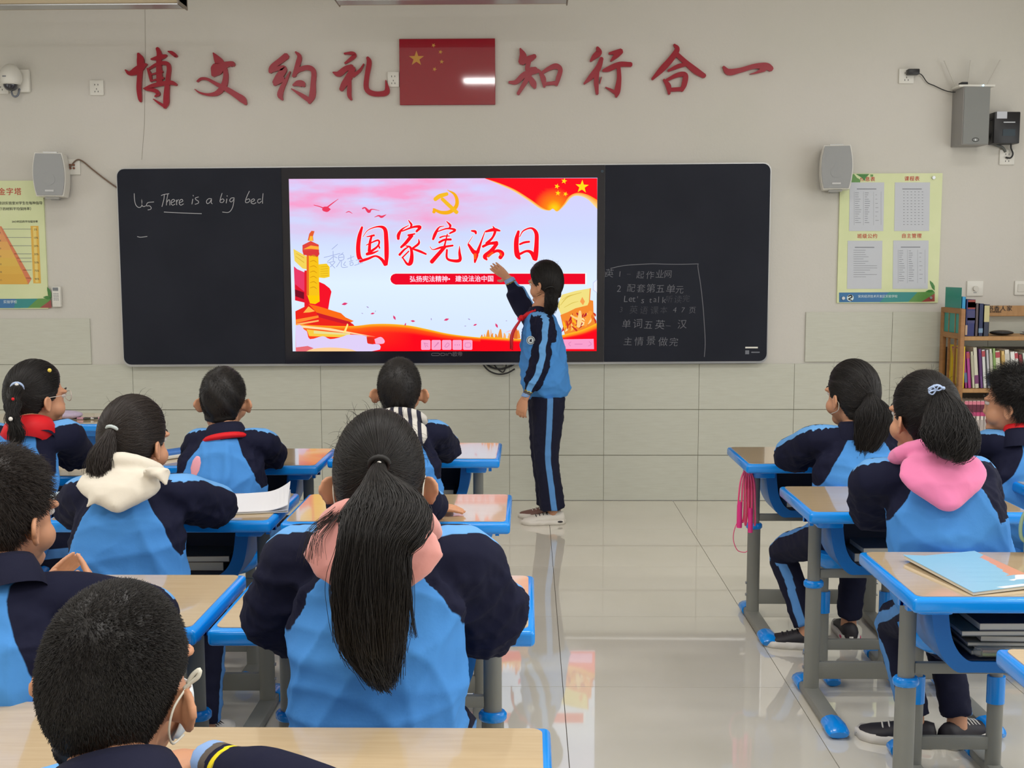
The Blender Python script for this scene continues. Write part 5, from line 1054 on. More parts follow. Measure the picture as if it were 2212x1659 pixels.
# head, in its own frame: x right, y to the face, z up
HO = np.array([0, -.01, .01])
SK = [((0, -.014, .012), (.0725, .093, .102)), ((0, .026, -.026), (.060, .060, .082)), ((0, -.026, -.056), (.058, .057, .068)), ((0, .048, -.088), (.034, .034, .026))]
def rskin(D):
    """distance from HO to the skin along unit directions D"""
    best = np.zeros(len(D))
    for c, r in SK:
        r = np.array(r); o = (HO-np.array(c))/r; d = D/r; A = (d*d).sum(1); B = 2*(d@o); C = o@o-1
        disc = B*B-4*A*C; t = np.where(disc > 0, (-B+np.sqrt(np.maximum(disc, 0)))/(2*A), 0); best = np.maximum(best, t)
    return best
def hmask(P, kind):
    """>0 where hair grows"""
    x, y, z = P.T; th = np.degrees(np.arctan2(np.abs(x), y+.0))
    if kind == 'boy': line = np.interp(th, [0, 35, 55, 72, 92, 108, 130, 180], [.066, .060, .035, .006, .000, -.035, -.078, -.088])
    else: line = np.interp(th, [0, 35, 55, 72, 92, 108, 130, 180], [.070, .058, .030, -.012, -.018, -.045, -.082, -.092])
    return z-line
def head_matrix(c, yaw, pitch, roll, s):
    return Matrix.Translation(c) @ Matrix.Rotation(yaw, 4, 'Z') @ Matrix.Rotation(pitch, 4, 'X') @ Matrix.Rotation(roll, 4, 'Y') @ Matrix.Scale(s, 4)
def add_head(mb, M, flare):
    def E(c, r, R=None, nu=20, nv=14):
        b = MB().ell(c, r, None, R, nu, nv); mb.add([M @ v if isinstance(v, Vector) else M @ Vector(v) for v in b.v], b.f)
    for c, r in SK: E(c, r)
    for s in (-1, 1):
        E((s*.034, .046, -.042), (.030, .034, .032)); E((s*.030, .070, .018), (.026, .016, .010))
        pts = [Vector((0, 0, 0))]*0; n = 16; f = flare
        for i in range(n):
            a = 2*math.pi*i/n; yl = .0145*math.cos(a)*(1.12 if math.sin(a) > 0 else .8); zl = .0235*math.sin(a)
            pts.append(M @ Vector((s*(.079+f*max(0, .012-yl)), -.006+yl*.9-.12*zl, -.022+zl)))
        sc = M.to_scale().x
        for i in range(n):
            a, b = pts[i], pts[(i+1) % n]; mb.tube([a, b], [.0052*sc, .0052*sc], n=8)
        R = Matrix.Rotation(s*math.atan(f), 3, 'Z')
        b = MB().ell((s*(.077+f*.012), -.008, -.022), (.0042, .015, .021), None, R, 12, 8); mb.add([M @ Vector(v) for v in b.v], b.f)
        E((s*.073, .0, -.024), (.012, .012, .018))
    E((0, .083, -.014), (.008, .010, .024)); E((0, .087, -.030), (.012, .011, .010)); E((-.009, .086, -.033), (.008, .008, .007)); E((.009, .086, -.033), (.008, .008, .007))
    E((0, .078, -.060), (.022, .010, .0055)); E((0, .077, -.068), (.019, .010, .006)); E((0, .074, -.088), (.018, .014, .013))
def add_hand(mb, wrist, d, pn, side, curl=.25, sc=1.0, spread=.06, thumb=.8, curls=None):
    """d: finger direction, pn: the way the palm faces, side: +1 puts the thumb at d x pn"""
    d = d.normalized(); pn = (pn-d*pn.dot(d)).normalized(); lat = d.cross(pn).normalized()*side
    w = wrist; f = lambda a, b, c=0: w+d*(a*sc)+lat*(b*sc)+pn*(c*sc)
    mb.tube([f(-.03, 0), f(0, 0), f(.02, .001), f(.045, 0), f(.068, -.002), f(.078, -.003)], [(.019*sc, .015*sc), (.019*sc, .0135*sc), (.027*sc, .014*sc), (.033*sc, .013*sc), (.033*sc, .0115*sc), (.028*sc, .008*sc)], n=16, ref=lat)
    for i, (off, L) in enumerate(((.0265, .054), (.009, .061), (-.009, .057), (-.0265, .045))):
        c = (curls[i] if curls else curl); p = f(.066, off); dd = (d+lat*(off*spread/.0265)).normalized(); P = [p-dd*.012*sc, p]; a = 0
        for k, fr in enumerate((.45, .30, .25)):
            a += c*(.7 if k == 0 else 1); v = dd*math.cos(a)+pn*math.sin(a); p = p+v*(L*fr*sc); P.append(p)
        mb.tube(P, [.0085*sc, .0082*sc, .0074*sc, .0068*sc, .0056*sc], n=10, roundcap=True)
    p = f(.012, .022, .004); v = (d*.62+lat*thumb+pn*.25).normalized(); v2 = (d*.9+lat*thumb*.55+pn*.3).normalized()
    mb.tube([p-v*.01, p+v*.022*sc, p+v*.038*sc+v2*.0*sc, p+v*.038*sc+v2*.022*sc], [.0125*sc, .0105*sc, .0088*sc, .0065*sc], n=10, roundcap=True)
HAIRN = 1.0
def strands(name, arr, r0, r1, m, parent):
    """arr: (n, k, 3)"""
    n, k, _ = arr.shape; hc = bpy.data.hair_curves.new(name); hc.add_curves([k]*n)
    off = np.array(rootloc(parent))
    hc.attributes['position'].data.foreach_set('vector', (arr-off).astype('f').ravel())
    ra = hc.attributes.get('radius') or hc.attributes.new('radius', 'FLOAT', 'POINT')
    ra.data.foreach_set('value', np.tile(np.linspace(r0, r1, k), n).astype('f'))
    hc.materials.append(m); o = bpy.data.objects.new(name, hc); COL.objects.link(o); o.parent = parent; tag(o, kind='stuff'); return o
def rings(mb, c, up, right, lst, n=28, front_drop=0, close=True):
    """lofted rings around c: (height, rx, ry, back offset)"""
    up = up.normalized(); right = (right-up*right.dot(up)).normalized(); fw = up.cross(right); vs = []
    for (h, rx, ry, bo) in lst:
        for j in range(n):
            a = 2*math.pi*j/n; vs.append(c+up*(h-front_drop*max(0, math.sin(a))**2)+right*(rx*math.cos(a))+fw*(ry*math.sin(a)-bo))
    k = len(lst); fs = [(i*n+j, i*n+(j+1) % n, (i+1)*n+(j+1) % n, (i+1)*n+j) for i in range(k-1) for j in range(n)]
    return mb.add(vs, fs)
def shoe(parent, ank, toe, style, L=.225):
    """toe: horizontal direction; ank: point on the floor under the ankle"""
    toe = Vector((toe.x, toe.y, 0)).normalized(); rt = toe.cross(UP)
    M = Matrix(((rt.x, toe.x, 0, ank.x), (rt.y, toe.y, 0, ank.y), (rt.z, toe.z, 1, 0), (0, 0, 0, 1)))
    r = empty('shoe', ank-rootloc(parent)); r.parent = parent; off = rootloc(r)
    def T(b, name, m, auto=50):
        b.v = [tuple(M @ Vector(v)-off) for v in b.v]; return b.build(name, m, r, smooth=True)
    ys_ = [-.062, -.055, -.035, 0, .04, .08, .12, .148, .16]; s = L/.225
    ws = [.010, .026, .031, .032, .034, .041, .040, .026, .008]
    hs = [.045, .072, .076, .074, .066, .052, .042, .034, .020]
    b = MB(); n = 14; vs = []
    for y, w_, h in zip(ys_, ws, hs):
        for j in range(n):
            a = 2*math.pi*j/n; vs.append(Vector((w_*s*math.cos(a), y*s, max(.012, h*.5+h*.5*math.sin(a)))))
    fs = [(i*n+j, i*n+(j+1) % n, (i+1)*n+(j+1) % n, (i+1)*n+j) for i in range(len(ys_)-1) for j in range(n)]+[tuple(range(n))[::-1], tuple(range((len(ys_)-1)*n, len(ys_)*n))]
    b.add(vs, fs); T(b, 'upper', style[0])
    b = MB(); N = 30; out = []
    for i in range(N):
        a = 2*math.pi*i/N; y = .049+.116*math.sin(a); w_ = np.interp(y, ys_, ws)+.006 if -.06 < y < .158 else .012
        out.append((math.copysign(w_, math.cos(a))*min(1, abs(math.cos(a))*2.2)*s, y*s))
    vs = [Vector((x, y, z+.004*math.sin(y*90)*(z > .01))) for z in (.001, .014, .026) for x, y in out]; fs = [(k*N+i, k*N+(i+1) % N, (k+1)*N+(i+1) % N, (k+1)*N+i) for k in range(2) for i in range(N)]+[tuple(range(N))[::-1], tuple(range(2*N, 3*N))]
    b.add(vs, fs); T(b, 'sole', style[1])
    b = MB()
    for i in range(4):
        y = .03+.018*i; h = np.interp(y, ys_, hs)*1.0; b.tube([Vector((-.022*s, y*s, h*.86)), Vector((0, (y+.004)*s, h+.003)), Vector((.022*s, y*s, h*.86))], .0028, n=6, sub=3)
    T(b, 'laces', style[2])
    b = MB(); b.ell((0, .135*s, .020), (.033*s, .022*s, .012)); T(b, 'toe_cap', style[3])
    b = MB(); b.ell((.036*s, -.035*s, .02), (.004, .016, .006)); b.ell((-.036*s, -.035*s, .02), (.004, .016, .006)); T(b, 'side_mark', style[4])
    return r
m_sw = mat('shoe_white', rgb(222, 216, 206), .5); m_sb = mat('shoe_black', rgb(34, 30, 36), .6); m_spk = mat('shoe_pink', rgb(208, 70, 110), .5); m_sbr = mat('shoe_brown', rgb(120, 84, 74), .5); m_srd = mat('shoe_red', rgb(168, 44, 48), .5)
STY = {'black': (m_sb, m_sw, m_sb, m_sb, m_spk), 'white': (m_sw, m_sw, m_sb, m_sb, m_sb), 'canvas': (m_sb, m_sw, m_sw, m_sw, m_srd), 'brown': (m_sbr, m_sw, m_sw, m_sb, m_sb)}

def person(S):
    seed = S['seed']; rng = np.random.default_rng(seed)
    hip, neck = S['hip'], S['neck']; fw = Vector((*S.get('fwd', (0, 1)), 0)).normalized(); rt = fw.cross(UP)
    tw = S.get('tw', 1.0); mid = S.get('mid') or (hip*.48+neck*.52-fw*.035); hm = S.get('hm', 1.0)
    base = Vector((hip.x, hip.y, 0)); root = empty('person', base); tag(root, S['label'], 'person', S.get('group', 'pupils in blue and navy school jackets'))
    HM = head_matrix(S['head'], *S.get('hrot', (0, 0, 0)), S.get('hs', 1.0))
    hc = S['head']
    # body
    b = MB(); nk = neck; nt_ = (HM @ Vector((0, -.03, -.07)))
    spine = [Vector(p) for p in catmull([list(hip), list(mid), list(neck)], 6)]; k = len(spine)
    def at_t(t): 
        x = t*(k-1); i = min(int(x), k-2); return spine[i].lerp(spine[i+1], x-i)
    prof = [(0, .112, .082), (.2, .106, .076), (.45, .110, .076), (.7, .112, .074), (.86, .088, .056), (.95, .055, .045), (1, .046, .046)]
    b.tube([at_t(t) for t, *_ in prof], [(a*tw, c*tw) for _, a, c in prof], n=20, ref=rt, roundcap=True)
    b.tube([at_t(.93), nk.lerp(nt_, .5), nt_], [.05, .046, .047], n=16)
    arms = {}
    for sd, sg in (('L', -1), ('R', 1)):
        A = S['arms'][sd]; sh, el, wr = A['p']; arms[sd] = (sh, el, wr)
        b.tube([at_t(.82)+rt*sg*.05, sh, sh.lerp(el, .5), el, el.lerp(wr, .4), wr], [.034, .030, .028, .026, .026, .020], n=12)
        h = A.get('hand', {}); d = h.get('d', (wr-el)).copy() if h.get('d') is not None else (wr-el)
        add_hand(b, wr, d, h.get('n', -UP), h.get('side', sg), h.get('curl', .22), S.get('hands', .92), h.get('spread', .06), h.get('thumb', .8), h.get('curls'))
    legs = {}
    for sd, sg in (('L', -1), ('R', 1)):
        kn, an = S['legs'][sd][:2]; hj = hip+rt*sg*.075*tw-UP*.01; legs[sd] = (hj, kn, an)
        b.tube([hj, hj.lerp(kn, .5), kn, kn.lerp(an, .4), an, Vector((an.x, an.y, .05))], [.062, .056, .044, .042, .030, .032], n=12, roundcap=True)
    add_head(b, HM, S.get('flare', .9))
    me = remesh(b, S.get('vox', .0052), 2, 'body', m_skin, .5)
    co = getco(me); Mi = np.array(HM.inverted()); loc = co@Mi[:3, :3].T+Mi[:3, 3]
    lip = np.minimum(.0075-np.abs(loc[:, 2]+.064), np.minimum(.021-np.abs(loc[:, 0]), loc[:, 1]-.078)); setattr_(me, 'lip', lip)
    setco(me, co-np.array(base)); body = link('body', me, root)
    for s in (-1, 1):
        e = MB(); R3 = HM.to_3x3()
        v = MB().ell((s*.029, .0705, .004), (.0135, .0125, .0095)); e.add([HM @ Vector(q)-base for q in v.v], v.f, m_eyew)
        v = MB().ell((s*.029, .0790, .004), (.0058, .0045, .0058)); e.add([HM @ Vector(q)-base for q in v.v], v.f, m_iris)
        e.build('eye', None, body, smooth=True)
        e = MB(); e.tube([HM @ Vector((s*.014, .0865, .024))-base, HM @ Vector((s*.028, .0865, .029))-base, HM @ Vector((s*.044, .076, .024))-base], [.0015, .0024, .0012], n=6, sub=4); e.build('eyebrow', m_hair, body, smooth=True)
    # trousers
    b = MB(); b.tube([at_t(.16), at_t(.02), hip-UP*.06], [(.128*tw, .098*tw), (.138*tw, .112*tw), (.12*tw, .10*tw)], n=20, ref=rt, roundcap=True)
    lr = S.get('leg_r', (.080, .070, .058, .054, .050)); LP = {}
    for sd in 'LR':
        hj, kn, an = legs[sd]; an2 = an; P = [hj, hj.lerp(kn, .5), kn, kn.lerp(an2, .5), Vector((an2.x, an2.y, max(an2.z-.01, .085)))]
        b.tube(P, list(lr), n=16, sub=3); Q_ = catmull([[*p, r] for p, r in zip(P, lr)], 5); LP[sd] = ([Vector(q[:3]) for q in Q_], list(Q_[:, 3]))
    me = remesh(b, .009, 5, 'trousers', m_trouser); co = getco(me); no = getno(me)
    st = np.full(len(co), -1.0)
    for sd, sg in (('L', -1), ('R', 1)):
        dist, V, T, Sx, tot = polyinfo(co, *LP[sd]); o = np.array(S['legs'][sd][3] if len(S['legs'][sd]) > 3 else rt*sg)
        o = o/np.linalg.norm(o); u = np.cross(T, o); u /= np.maximum(np.linalg.norm(u, axis=1), 1e-6)[:, None]
        v_ = .017-np.abs((V*u).sum(1)); ok = ((V@o) > .015) & (dist < .03); st = np.where(ok, np.maximum(st, v_), st)
    setattr_(me, 'stripe', st); co += no*folds(co, seed+5, .0045, 42)[:, None]; setco(me, co-np.array(base)); link('trousers', me, root)
    for i, sd in enumerate('LR'):
        an = S['legs'][sd][1]; toe = Vector((*S['legs'][sd][2], 0)); f0_ = Vector((an.x, an.y, 0))
        shoe(root, f0_, toe, STY[S.get('shoes', ('black', 'black'))[i]], S.get('shoe_len', .225))
    # jacket
    b = MB(); jb = S.get('hem', 0.0)
    jp = [(-.07+jb, .135, .115), (0.0, .152, .125), (.12, .166, .132), (.35, .163, .126), (.58, .160, .116), (.76, .148, .100), (.88, .108, .082), (.97, .066, .062), (1.0, .056, .056)]
    jpts = [at_t(t) if t >= 0 else at_t(0)+(at_t(0)-at_t(.15)).normalized()*(-t*.45) for t, *_ in jp]
    puff = S.get('puff', 1.0)
    b.tube(jpts, [(a*tw*puff, c*tw*puff) for _, a, c in jp], n=24, ref=rt, roundcap=False)
    SRr = S.get('sleeve', .062); SP_ = {}
    for sd, sg in (('L', -1), ('R', 1)):
        sh, el, wr = arms[sd]; d = (wr-el).normalized(); w2 = wr-d*.004
        P = [at_t(.90)+rt*sg*.03, sh, sh.lerp(el, .5)+S['arms'][sd].get('sag', Vector((0, 0, 0))), el, el.lerp(wr, .5), wr-d*.082, wr-d*.055, w2]
        R_ = [.050, max(.056, SRr*.92), SRr, SRr, SRr*.94, SRr*.72, .036, .033]
        b.tube(P, R_, n=18, sub=3); Q_ = catmull([[*p, r] for p, r in zip(P, R_)], 6); SP_[sd] = ([Vector(q[:3]) for q in Q_], list(Q_[:, 3]))
    me = remesh(b, S.get('jvox', .007), 6, 'jacket', m_jacket); co = getco(me); no = getno(me)
    sp_ = np.array([list(p) for p in spine]); ax = np.array(rt); axf = np.array(fw)
    dT, Vt, Tt, St, tot = polyinfo(co, spine, np.zeros(k))
    t = St/tot; a_ = np.interp(t, [q[0] for q in jp], [q[1]*tw*puff for q in jp]); c_ = np.interp(t, [q[0] for q in jp], [q[2]*tw*puff for q in jp])
    u = Vt@ax; w_ = Vt-np.outer(u, ax); w_ = np.linalg.norm(w_, axis=1)
    dtor = (np.sqrt((u/a_)**2+(w_/c_)**2)-1)*np.minimum(a_, c_)
    u_abs = (co-np.array(neck))@ax
    hgt = (1-t)*tot
    seam = np.interp(hgt, [0, .03, .10, .19], [.045, .060, .105*tw*S.get('seam', 1), .150*tw*S.get('seam', 1)])
    nav1 = np.where(hgt < .19, np.abs(u_abs)-seam, -1)
    nav2 = np.full(len(co), -1.0); stp = np.full(len(co), -1.0); cuf = np.full(len(co), 1.0); dsl = np.full(len(co), 9.0)
    for sd, sg in (('L', -1), ('R', 1)):
        P, R_ = SP_[sd]; dist, V, T, Sx, tt = polyinfo(co, P[6:], R_[6:]); dsl = np.minimum(dsl, dist)
        nav2 = np.maximum(nav2, dtor-dist-.004)
        dist, V, T, Sx, tt = polyinfo(co, P, R_)
        o = np.array(S['arms'][sd].get('stripe', (rt*sg*.45+UP*.9)), float); o /= np.linalg.norm(o)
        uu = np.cross(T, o); uu /= np.maximum(np.linalg.norm(uu, axis=1), 1e-6)[:, None]
        ok = ((V@o) > 0) & (dist < .03) & (u_abs*sg > .05*0-9); v_ = S.get('stripe_w', .017)-np.abs((V*uu).sum(1)+.004*np.sin(Sx*60+seed))
        stp = np.where(ok, np.maximum(stp, v_), stp)
        ce = np.where((tt-Sx < .10) & (dist < .02) & (dist < dtor), tt-Sx, 1.0); cuf = np.minimum(cuf, ce)
    nav = np.maximum(nav1, nav2); stp = np.minimum(stp, nav+.002)
    cuf = np.where(nav > 0, cuf, 1.0)
    setattr_(me, 'navy', nav); setattr_(me, 'stripe', stp); setattr_(me, 'cuff', cuf)
    keep = np.clip((hgt-.02)/.05, 0, 1)
    d_ = folds(co, seed, .0115*S.get('fold', 1), 22)+folds(co, seed+1, .0045, 60)*(nav > 0)
    co += no*(d_*keep)[:, None]; setco(me, co-np.array(base)); jk = link('jacket', me, root)
    nup = (nt_-at_t(.9)).normalized()
    # collar, scarf, hood
    if S.get('collar', True):
        c = MB(); rings(c, neck-base-nup*.006, (nup*.8+UP*.2), rt, [(-.034, .082, .066, .008), (-.010, .080, .067, .010), (.022, .068, .060, .006), (.034, .061, .055, .002), (.030, .056, .050, 0), (.0, .052, .046, 0)], front_drop=.03)
        c.build('collar', m_navy, root, smooth=True)
    if S.get('scarf') == 'back':
        c = MB(); rings(c, neck-base, (nup*.7+UP*.3), rt, [(.020, .058, .056, .0), (.030, .072, .064, .006), (.010, .084, .078, .014), (-.020, .088, .084, .020), (-.045, .062, .074, .024), (-.05, .05, .06, .02)], front_drop=.02); c.build('scarf', m_scarf, root, smooth=True)
    if S.get('scarf') == 'strip':
        c = MB(); rings(c, neck-base, (nup*.8+UP*.2), rt, [(-.016, .076, .070, .012), (-.026, .088, .078, .012), (-.034, .087, .078, .011), (-.038, .070, .068, .008)], front_drop=.0); c.build('scarf', m_scarf, root, smooth=True)
    if S.get('scarf') == 'neck':
        c = MB(); rings(c, neck-base, (nup*.8+UP*.2), rt, [(.0, .060, .056, .0), (.030, .062, .058, .0), (.045, .058, .055, .0), (.046, .05, .048, 0)], front_drop=.03); c.build('scarf', m_scarf, root, smooth=True)
    if S.get('scarf') == 'front':
        c = MB(); f_ = neck+fw*.085-UP*.05; fr = S.get('scarf_f', .13)
        c.ell(f_-base+fw*.015, (.018, .015, .018)); 
        for s in (-1, 1): c.tube([neck-base+rt*s*.05+fw*.02+UP*.0, f_-base+fw*.01], [(.012, .02), (.012, .01)], n=8)
        for s in (-1, 1): c.tube([f_-base+fw*.015, f_-base+fw*(fr-.085)+rt*s*.03-UP*.09, f_-base+fw*(fr-.08)+rt*s*.05-UP*.18], [(.012, .006), (.028, .006), (.01, .004)], n=10, ref=rt, sub=4)
        c.build('scarf', m_scarf, root, smooth=True)
    hd = S.get('hood')
    if hd:
        c = MB(); hw = hd.get('w', 1.0); U_ = (nup*.6+UP*.4).normalized(); F_ = (fw-U_*fw.dot(U_)).normalized(); bk_ = -F_; off = neck
        P = []; n = 22
        for i in range(n+1):
            a = 2*math.pi*i/n; P.append(off+rt*(.078*hw*math.cos(a))+F_*(.066*hw*math.sin(a)-.006)+U_*(.018-.028*math.sin(a)+hd.get('lift', 0)*max(0, -math.sin(a))))
        c.tube(P, [.022*hw]*(n+1), n=12, caps=False)
        tg = np.linspace(0, 1, 15)
        for t_, rx, ry, rz in zip(tg, np.interp(tg, [0, .3, .6, .85, 1], [.100, .108, .090, .055, .030]), np.interp(tg, [0, .5, 1], [.026, .034, .022]), np.interp(tg, [0, 1], [.030, .022])):
            R = Matrix((rt, bk_, U_)).transposed(); p = off+bk_*(.070+.030*t_)*hw-U_*(.005+hd.get('len', .10)*t_)
            c.ell(p, (rx*hw, ry*hw, rz*hw), None, R, 18, 12)
        for e in hd.get('ears', []):
            c.tube(e[0], e[1], n=10, ref=rt)
        me = remesh(c, .0058, 5, 'hood', hd['m']); co = getco(me); no = getno(me); co += no*folds(co, seed+9, hd.get('fold', .006), 38)[:, None]; setco(me, co-np.array(base)); link('hood', me, root)
    # hair
    kind = S.get('hair', 'boy'); hk = 'boy' if kind in ('boy', 'buzz') else 'girl'; hmat = S.get('hmat', m_hair)
    th = S.get('th', {'boy': .012, 'buzz': .005, 'girl': .013}[kind if kind in ('boy', 'buzz') else 'girl'])
    nu, nv = 56, 40; D = []
    for i in range(nv+1):
        for j in range(nu):
            t1 = math.pi*i/nv; a = 2*math.pi*j/nu; D.append((math.sin(t1)*math.cos(a), math.sin(t1)*math.sin(a), math.cos(t1)))
    D = np.array(D); r = rskin(D); P = HO+D*r[:, None]; mk = hmask(P, hk); q = np.clip(mk/.016+.25, 0, 1)
    top = np.clip((P[:, 2]-.02)/.09, 0, 1)
    rr = r+(th*(.75+.45*top)+.004*np.sin(D[:, 0]*9+D[:, 2]*7)*(kind != 'buzz')*.6)*q-.008*(1-q)
    cap = HO+D*rr[:, None]; vs = [HM @ Vector(v)-base for v in cap]
    c = MB().add(vs, [(i*nu+j, (i+1)*nu+j, (i+1)*nu+(j+1) % nu, i*nu+(j+1) % nu) for i in range(nv) for j in range(nu)]); hair = c.build('hair', hmat, root, smooth=True)
    M4 = np.array(HM)
    def tow(A): return A@M4[:3, :3].T+M4[:3, 3]
    def rhair(Dn):
        rs = rskin(Dn); Pn = HO+Dn*rs[..., None]; m_ = hmask(Pn.reshape(-1, 3), hk).reshape(rs.shape); qq = np.clip(m_/.016+.25, 0, 1); tp = np.clip((Pn[..., 2]-.02)/.09, 0, 1); return rs+th*(.75+.45*tp)*qq, m_
    N = int(S.get('nh', 5000)*HAIRN)
    X = rng.normal(size=(N*3, 3)); X /= np.linalg.norm(X, axis=1)[:, None]
    rs = rskin(X); Pp = HO+X*rs[:, None]; m_ = hmask(Pp, hk); sel = np.where(m_ > (.004 if hk == 'boy' else .0))[0][:N]; X = X[sel]; Pp = Pp[sel]
    if hk == 'boy':
        rh, _ = rhair(X); root_ = HO+X*(rh-.003)[:, None]; ln = S.get('hlen', .010 if kind == 'buzz' else .022)*rng.uniform(.5, 1.25, len(X))
        crown = np.array([0, -.6, .8]); crown /= np.linalg.norm(crown); flow = X-crown; flow -= X*(flow*X).sum(1)[:, None]; flow /= np.maximum(np.linalg.norm(flow, axis=1), .05)[:, None]
        stand = S.get('stand', .45 if kind == 'buzz' else .22)
        d0 = X*(stand+.25)+flow*.7+rng.normal(size=X.shape)*.22; d0 /= np.linalg.norm(d0, axis=1)[:, None]; d1 = X*stand*.6+flow*.9+rng.normal(size=X.shape)*.22; d1 /= np.linalg.norm(d1, axis=1)[:, None]
        edge_ = np.clip(m_[sel]/.03+.3, .3, 1); ln = ln*edge_
        A = np.stack([root_, root_+d0*(ln*.5)[:, None], root_+d0*(ln*.5)[:, None]+d1*(ln*.5)[:, None]], 1)
        strands('hair_strands', tow(A), .00042, .00018, hmat, hair)
    else:
        tie = np.array((HM.inverted() @ S['tie'])[:]) ; dt = tie-HO; dt /= np.linalg.norm(dt)
        K = 9; s_ = np.linspace(0, 1, K); om = np.arccos(np.clip(X@dt, -1, 1)); so = np.maximum(np.sin(om), 1e-3)
        if 'part' in S: pass
        Dn = (np.sin((1-s_)[None]*om[:, None])/so[:, None])[..., None]*X[:, None]+(np.sin(s_[None]*om[:, None])/so[:, None])[..., None]*dt
        # let the upper hair bow downwards a little on its way to the tie
        Dn = Dn+np.array([0, 0, -1])*(.25*np.sin(np.pi*s_)*1.0)[None, :, None]*np.clip(np.abs(X[:, :1, None])*1.2, 0, 1)
        Dn /= np.linalg.norm(Dn, axis=2)[..., None]
        rh, _ = rhair(Dn.reshape(-1, 3)); rh = rh.reshape(Dn.shape[:2]); lift = rng.uniform(-.001, .0022, (len(X), 1))+.0012*np.sin(om*30)[:, None]
        A = HO+Dn*(rh+lift)[..., None]
        strands('hair_strands', tow(A), .0006, .0006, hmat, hair)
        # the tail
        tail = S['tail']; G = catmull([[*p, a, b_] for p, a, b_ in tail], 5); kk = len(G); NT = int(S.get('nt', 2500)*HAIRN)
        c = MB(); c.tube([Vector(g[:3])-base for g in G], [(g[3]*.72, g[4]*.72) for g in G], n=16, ref=rt, roundcap=True); tl = c.build('ponytail', hmat, root, smooth=True)
        Gc = G[:, :3]; T = np.gradient(Gc, axis=0); T /= np.linalg.norm(T, axis=1)[:, None]
        ex = np.array(rt)[None]-T*(T@np.array(rt))[:, None]; ex /= np.linalg.norm(ex, axis=1)[:, None]; ey = np.cross(T, ex)
        ang = rng.uniform(0, 2*np.pi, NT); rad = np.sqrt(rng.uniform(.45, 1.0, NT)); endt = rng.uniform(.55, 1.08, NT)**.6
        uu = np.linspace(0, 1, 18)[None]*endt[:, None]*(kk-1); uu = np.clip(uu, 0, kk-1.001); i0 = uu.astype(int); fr_ = (uu-i0)[..., None]
        lerp = lambda Q: Q[i0]*(1-fr_)+Q[np.minimum(i0+1, kk-1)]*fr_
        C_ = lerp(Gc); EX = lerp(ex); EY = lerp(ey); RX = lerp(G[:, 3:4]); RY = lerp(G[:, 4:5])
        tt_ = np.linspace(0, 1, 18)[None]; sw = ang[:, None]+.35*np.sin(tt_*5+rng.uniform(0, 6, (NT, 1)))*tt_; r2 = rad[:, None]*(1+.10*np.sin(tt_*9+rng.uniform(0, 6, (NT, 1))))
        A = C_+EX*RX*(r2*np.cos(sw))[..., None]+EY*RY*(r2*np.sin(sw))[..., None]
        A += rng.normal(size=(NT, 1, 3))*.003*(tt_[..., None]**2)*2
        nc = 36; cid = ((ang/(2*np.pi))*nc).astype(int) % nc; cv = rng.normal(size=(nc, 3)); cp = rng.uniform(0, 6, (nc, 2)); cs = S.get('clump', .003)
        A += cv[cid][:, None, :]*cs*(tt_[..., None]**1.3)+cv[cid][:, None, ::-1]*cs*.6*np.sin(tt_*8+cp[cid][:, :1])[..., None]*tt_[..., None]
        strands('hair_strands', A, .00065, .0004, hmat, tl)
        if S.get('tiecol'):
            t0 = Vector(G[0][:3]); tx = Vector(T[0]); c = MB(); 
            e1 = Vector(ex[0]); e2 = Vector(ey[0]); rr_ = max(G[1][3], .014)+.003
            p0 = Vector(G[1][:3])-base
            c.tube([p0+e1*(rr_*math.cos(a))+e2*(rr_*math.sin(a)) for a in np.linspace(0, 2*math.pi, 17)], .005, n=8, caps=False); c.build('hair_tie', S['tiecol'], root, smooth=True)
    if S.get('flyaway'):
        n = S['flyaway']; X = rng.normal(size=(n, 3)); X[:, 2] = np.abs(X[:, 2])+.6; X /= np.linalg.norm(X, axis=1)[:, None]; rh, _ = rhair(X); p0 = HO+X*rh[:, None]
        d = X*.5+rng.normal(size=X.shape)*.8; d /= np.linalg.norm(d, axis=1)[:, None]; l = rng.uniform(.015, .04, n)[:, None]
        A = np.stack([p0, p0+d*l*.4+X*.004, p0+d*l*.8, p0+d*l-X*.004], 1); strands('flyaway_hair', tow(A), .0003, .0001, hmat, hair)
    return root, HM, base, hair, rt, fw
def folded(shL, shR, elL, elR, fw, SR=.06, fin=.2, sgn=1):
    """arms folded on the desk, right forearm over the left"""
    wR = elR.lerp(elL, .70)+fw*.075+UP*.028; wL = elL.lerp(elR, .36)+fw*.035-UP*.012
    wL.z = max(.738, wL.z-.015)
    return {'L': dict(p=(shL, elL, wL), hand=dict(d=(elR-elL).normalized()*.6+fw*.8, n=-UP, side=-1, curl=.12)), 'R': dict(p=(shR, elR, wR), hand=dict(d=(elL-elR)+fw*.12-UP*.15, n=-UP, side=1, curl=.2))}
def sit(cx, Ys, fwd=(0, 1), kx=.09, ky=.36, h=.42, foot=.30):
    f = Vector((*fwd, 0)).normalized(); r = f.cross(UP); c = Vector((cx, Ys, 0)); hip = c+UP*.52; out = {}
    for sd, sg in (('L', -1), ('R', 1)): out[sd] = (c+r*sg*(kx+.02)+f*ky+UP*(h+.03), c+r*sg*(kx+.01)+f*foot+UP*.09, (f+r*sg*.15)[:2])
    return hip, out
def cat_shoulders(l, r, Y): return W(*l, Y), W(*r, Y)
V3 = Vector
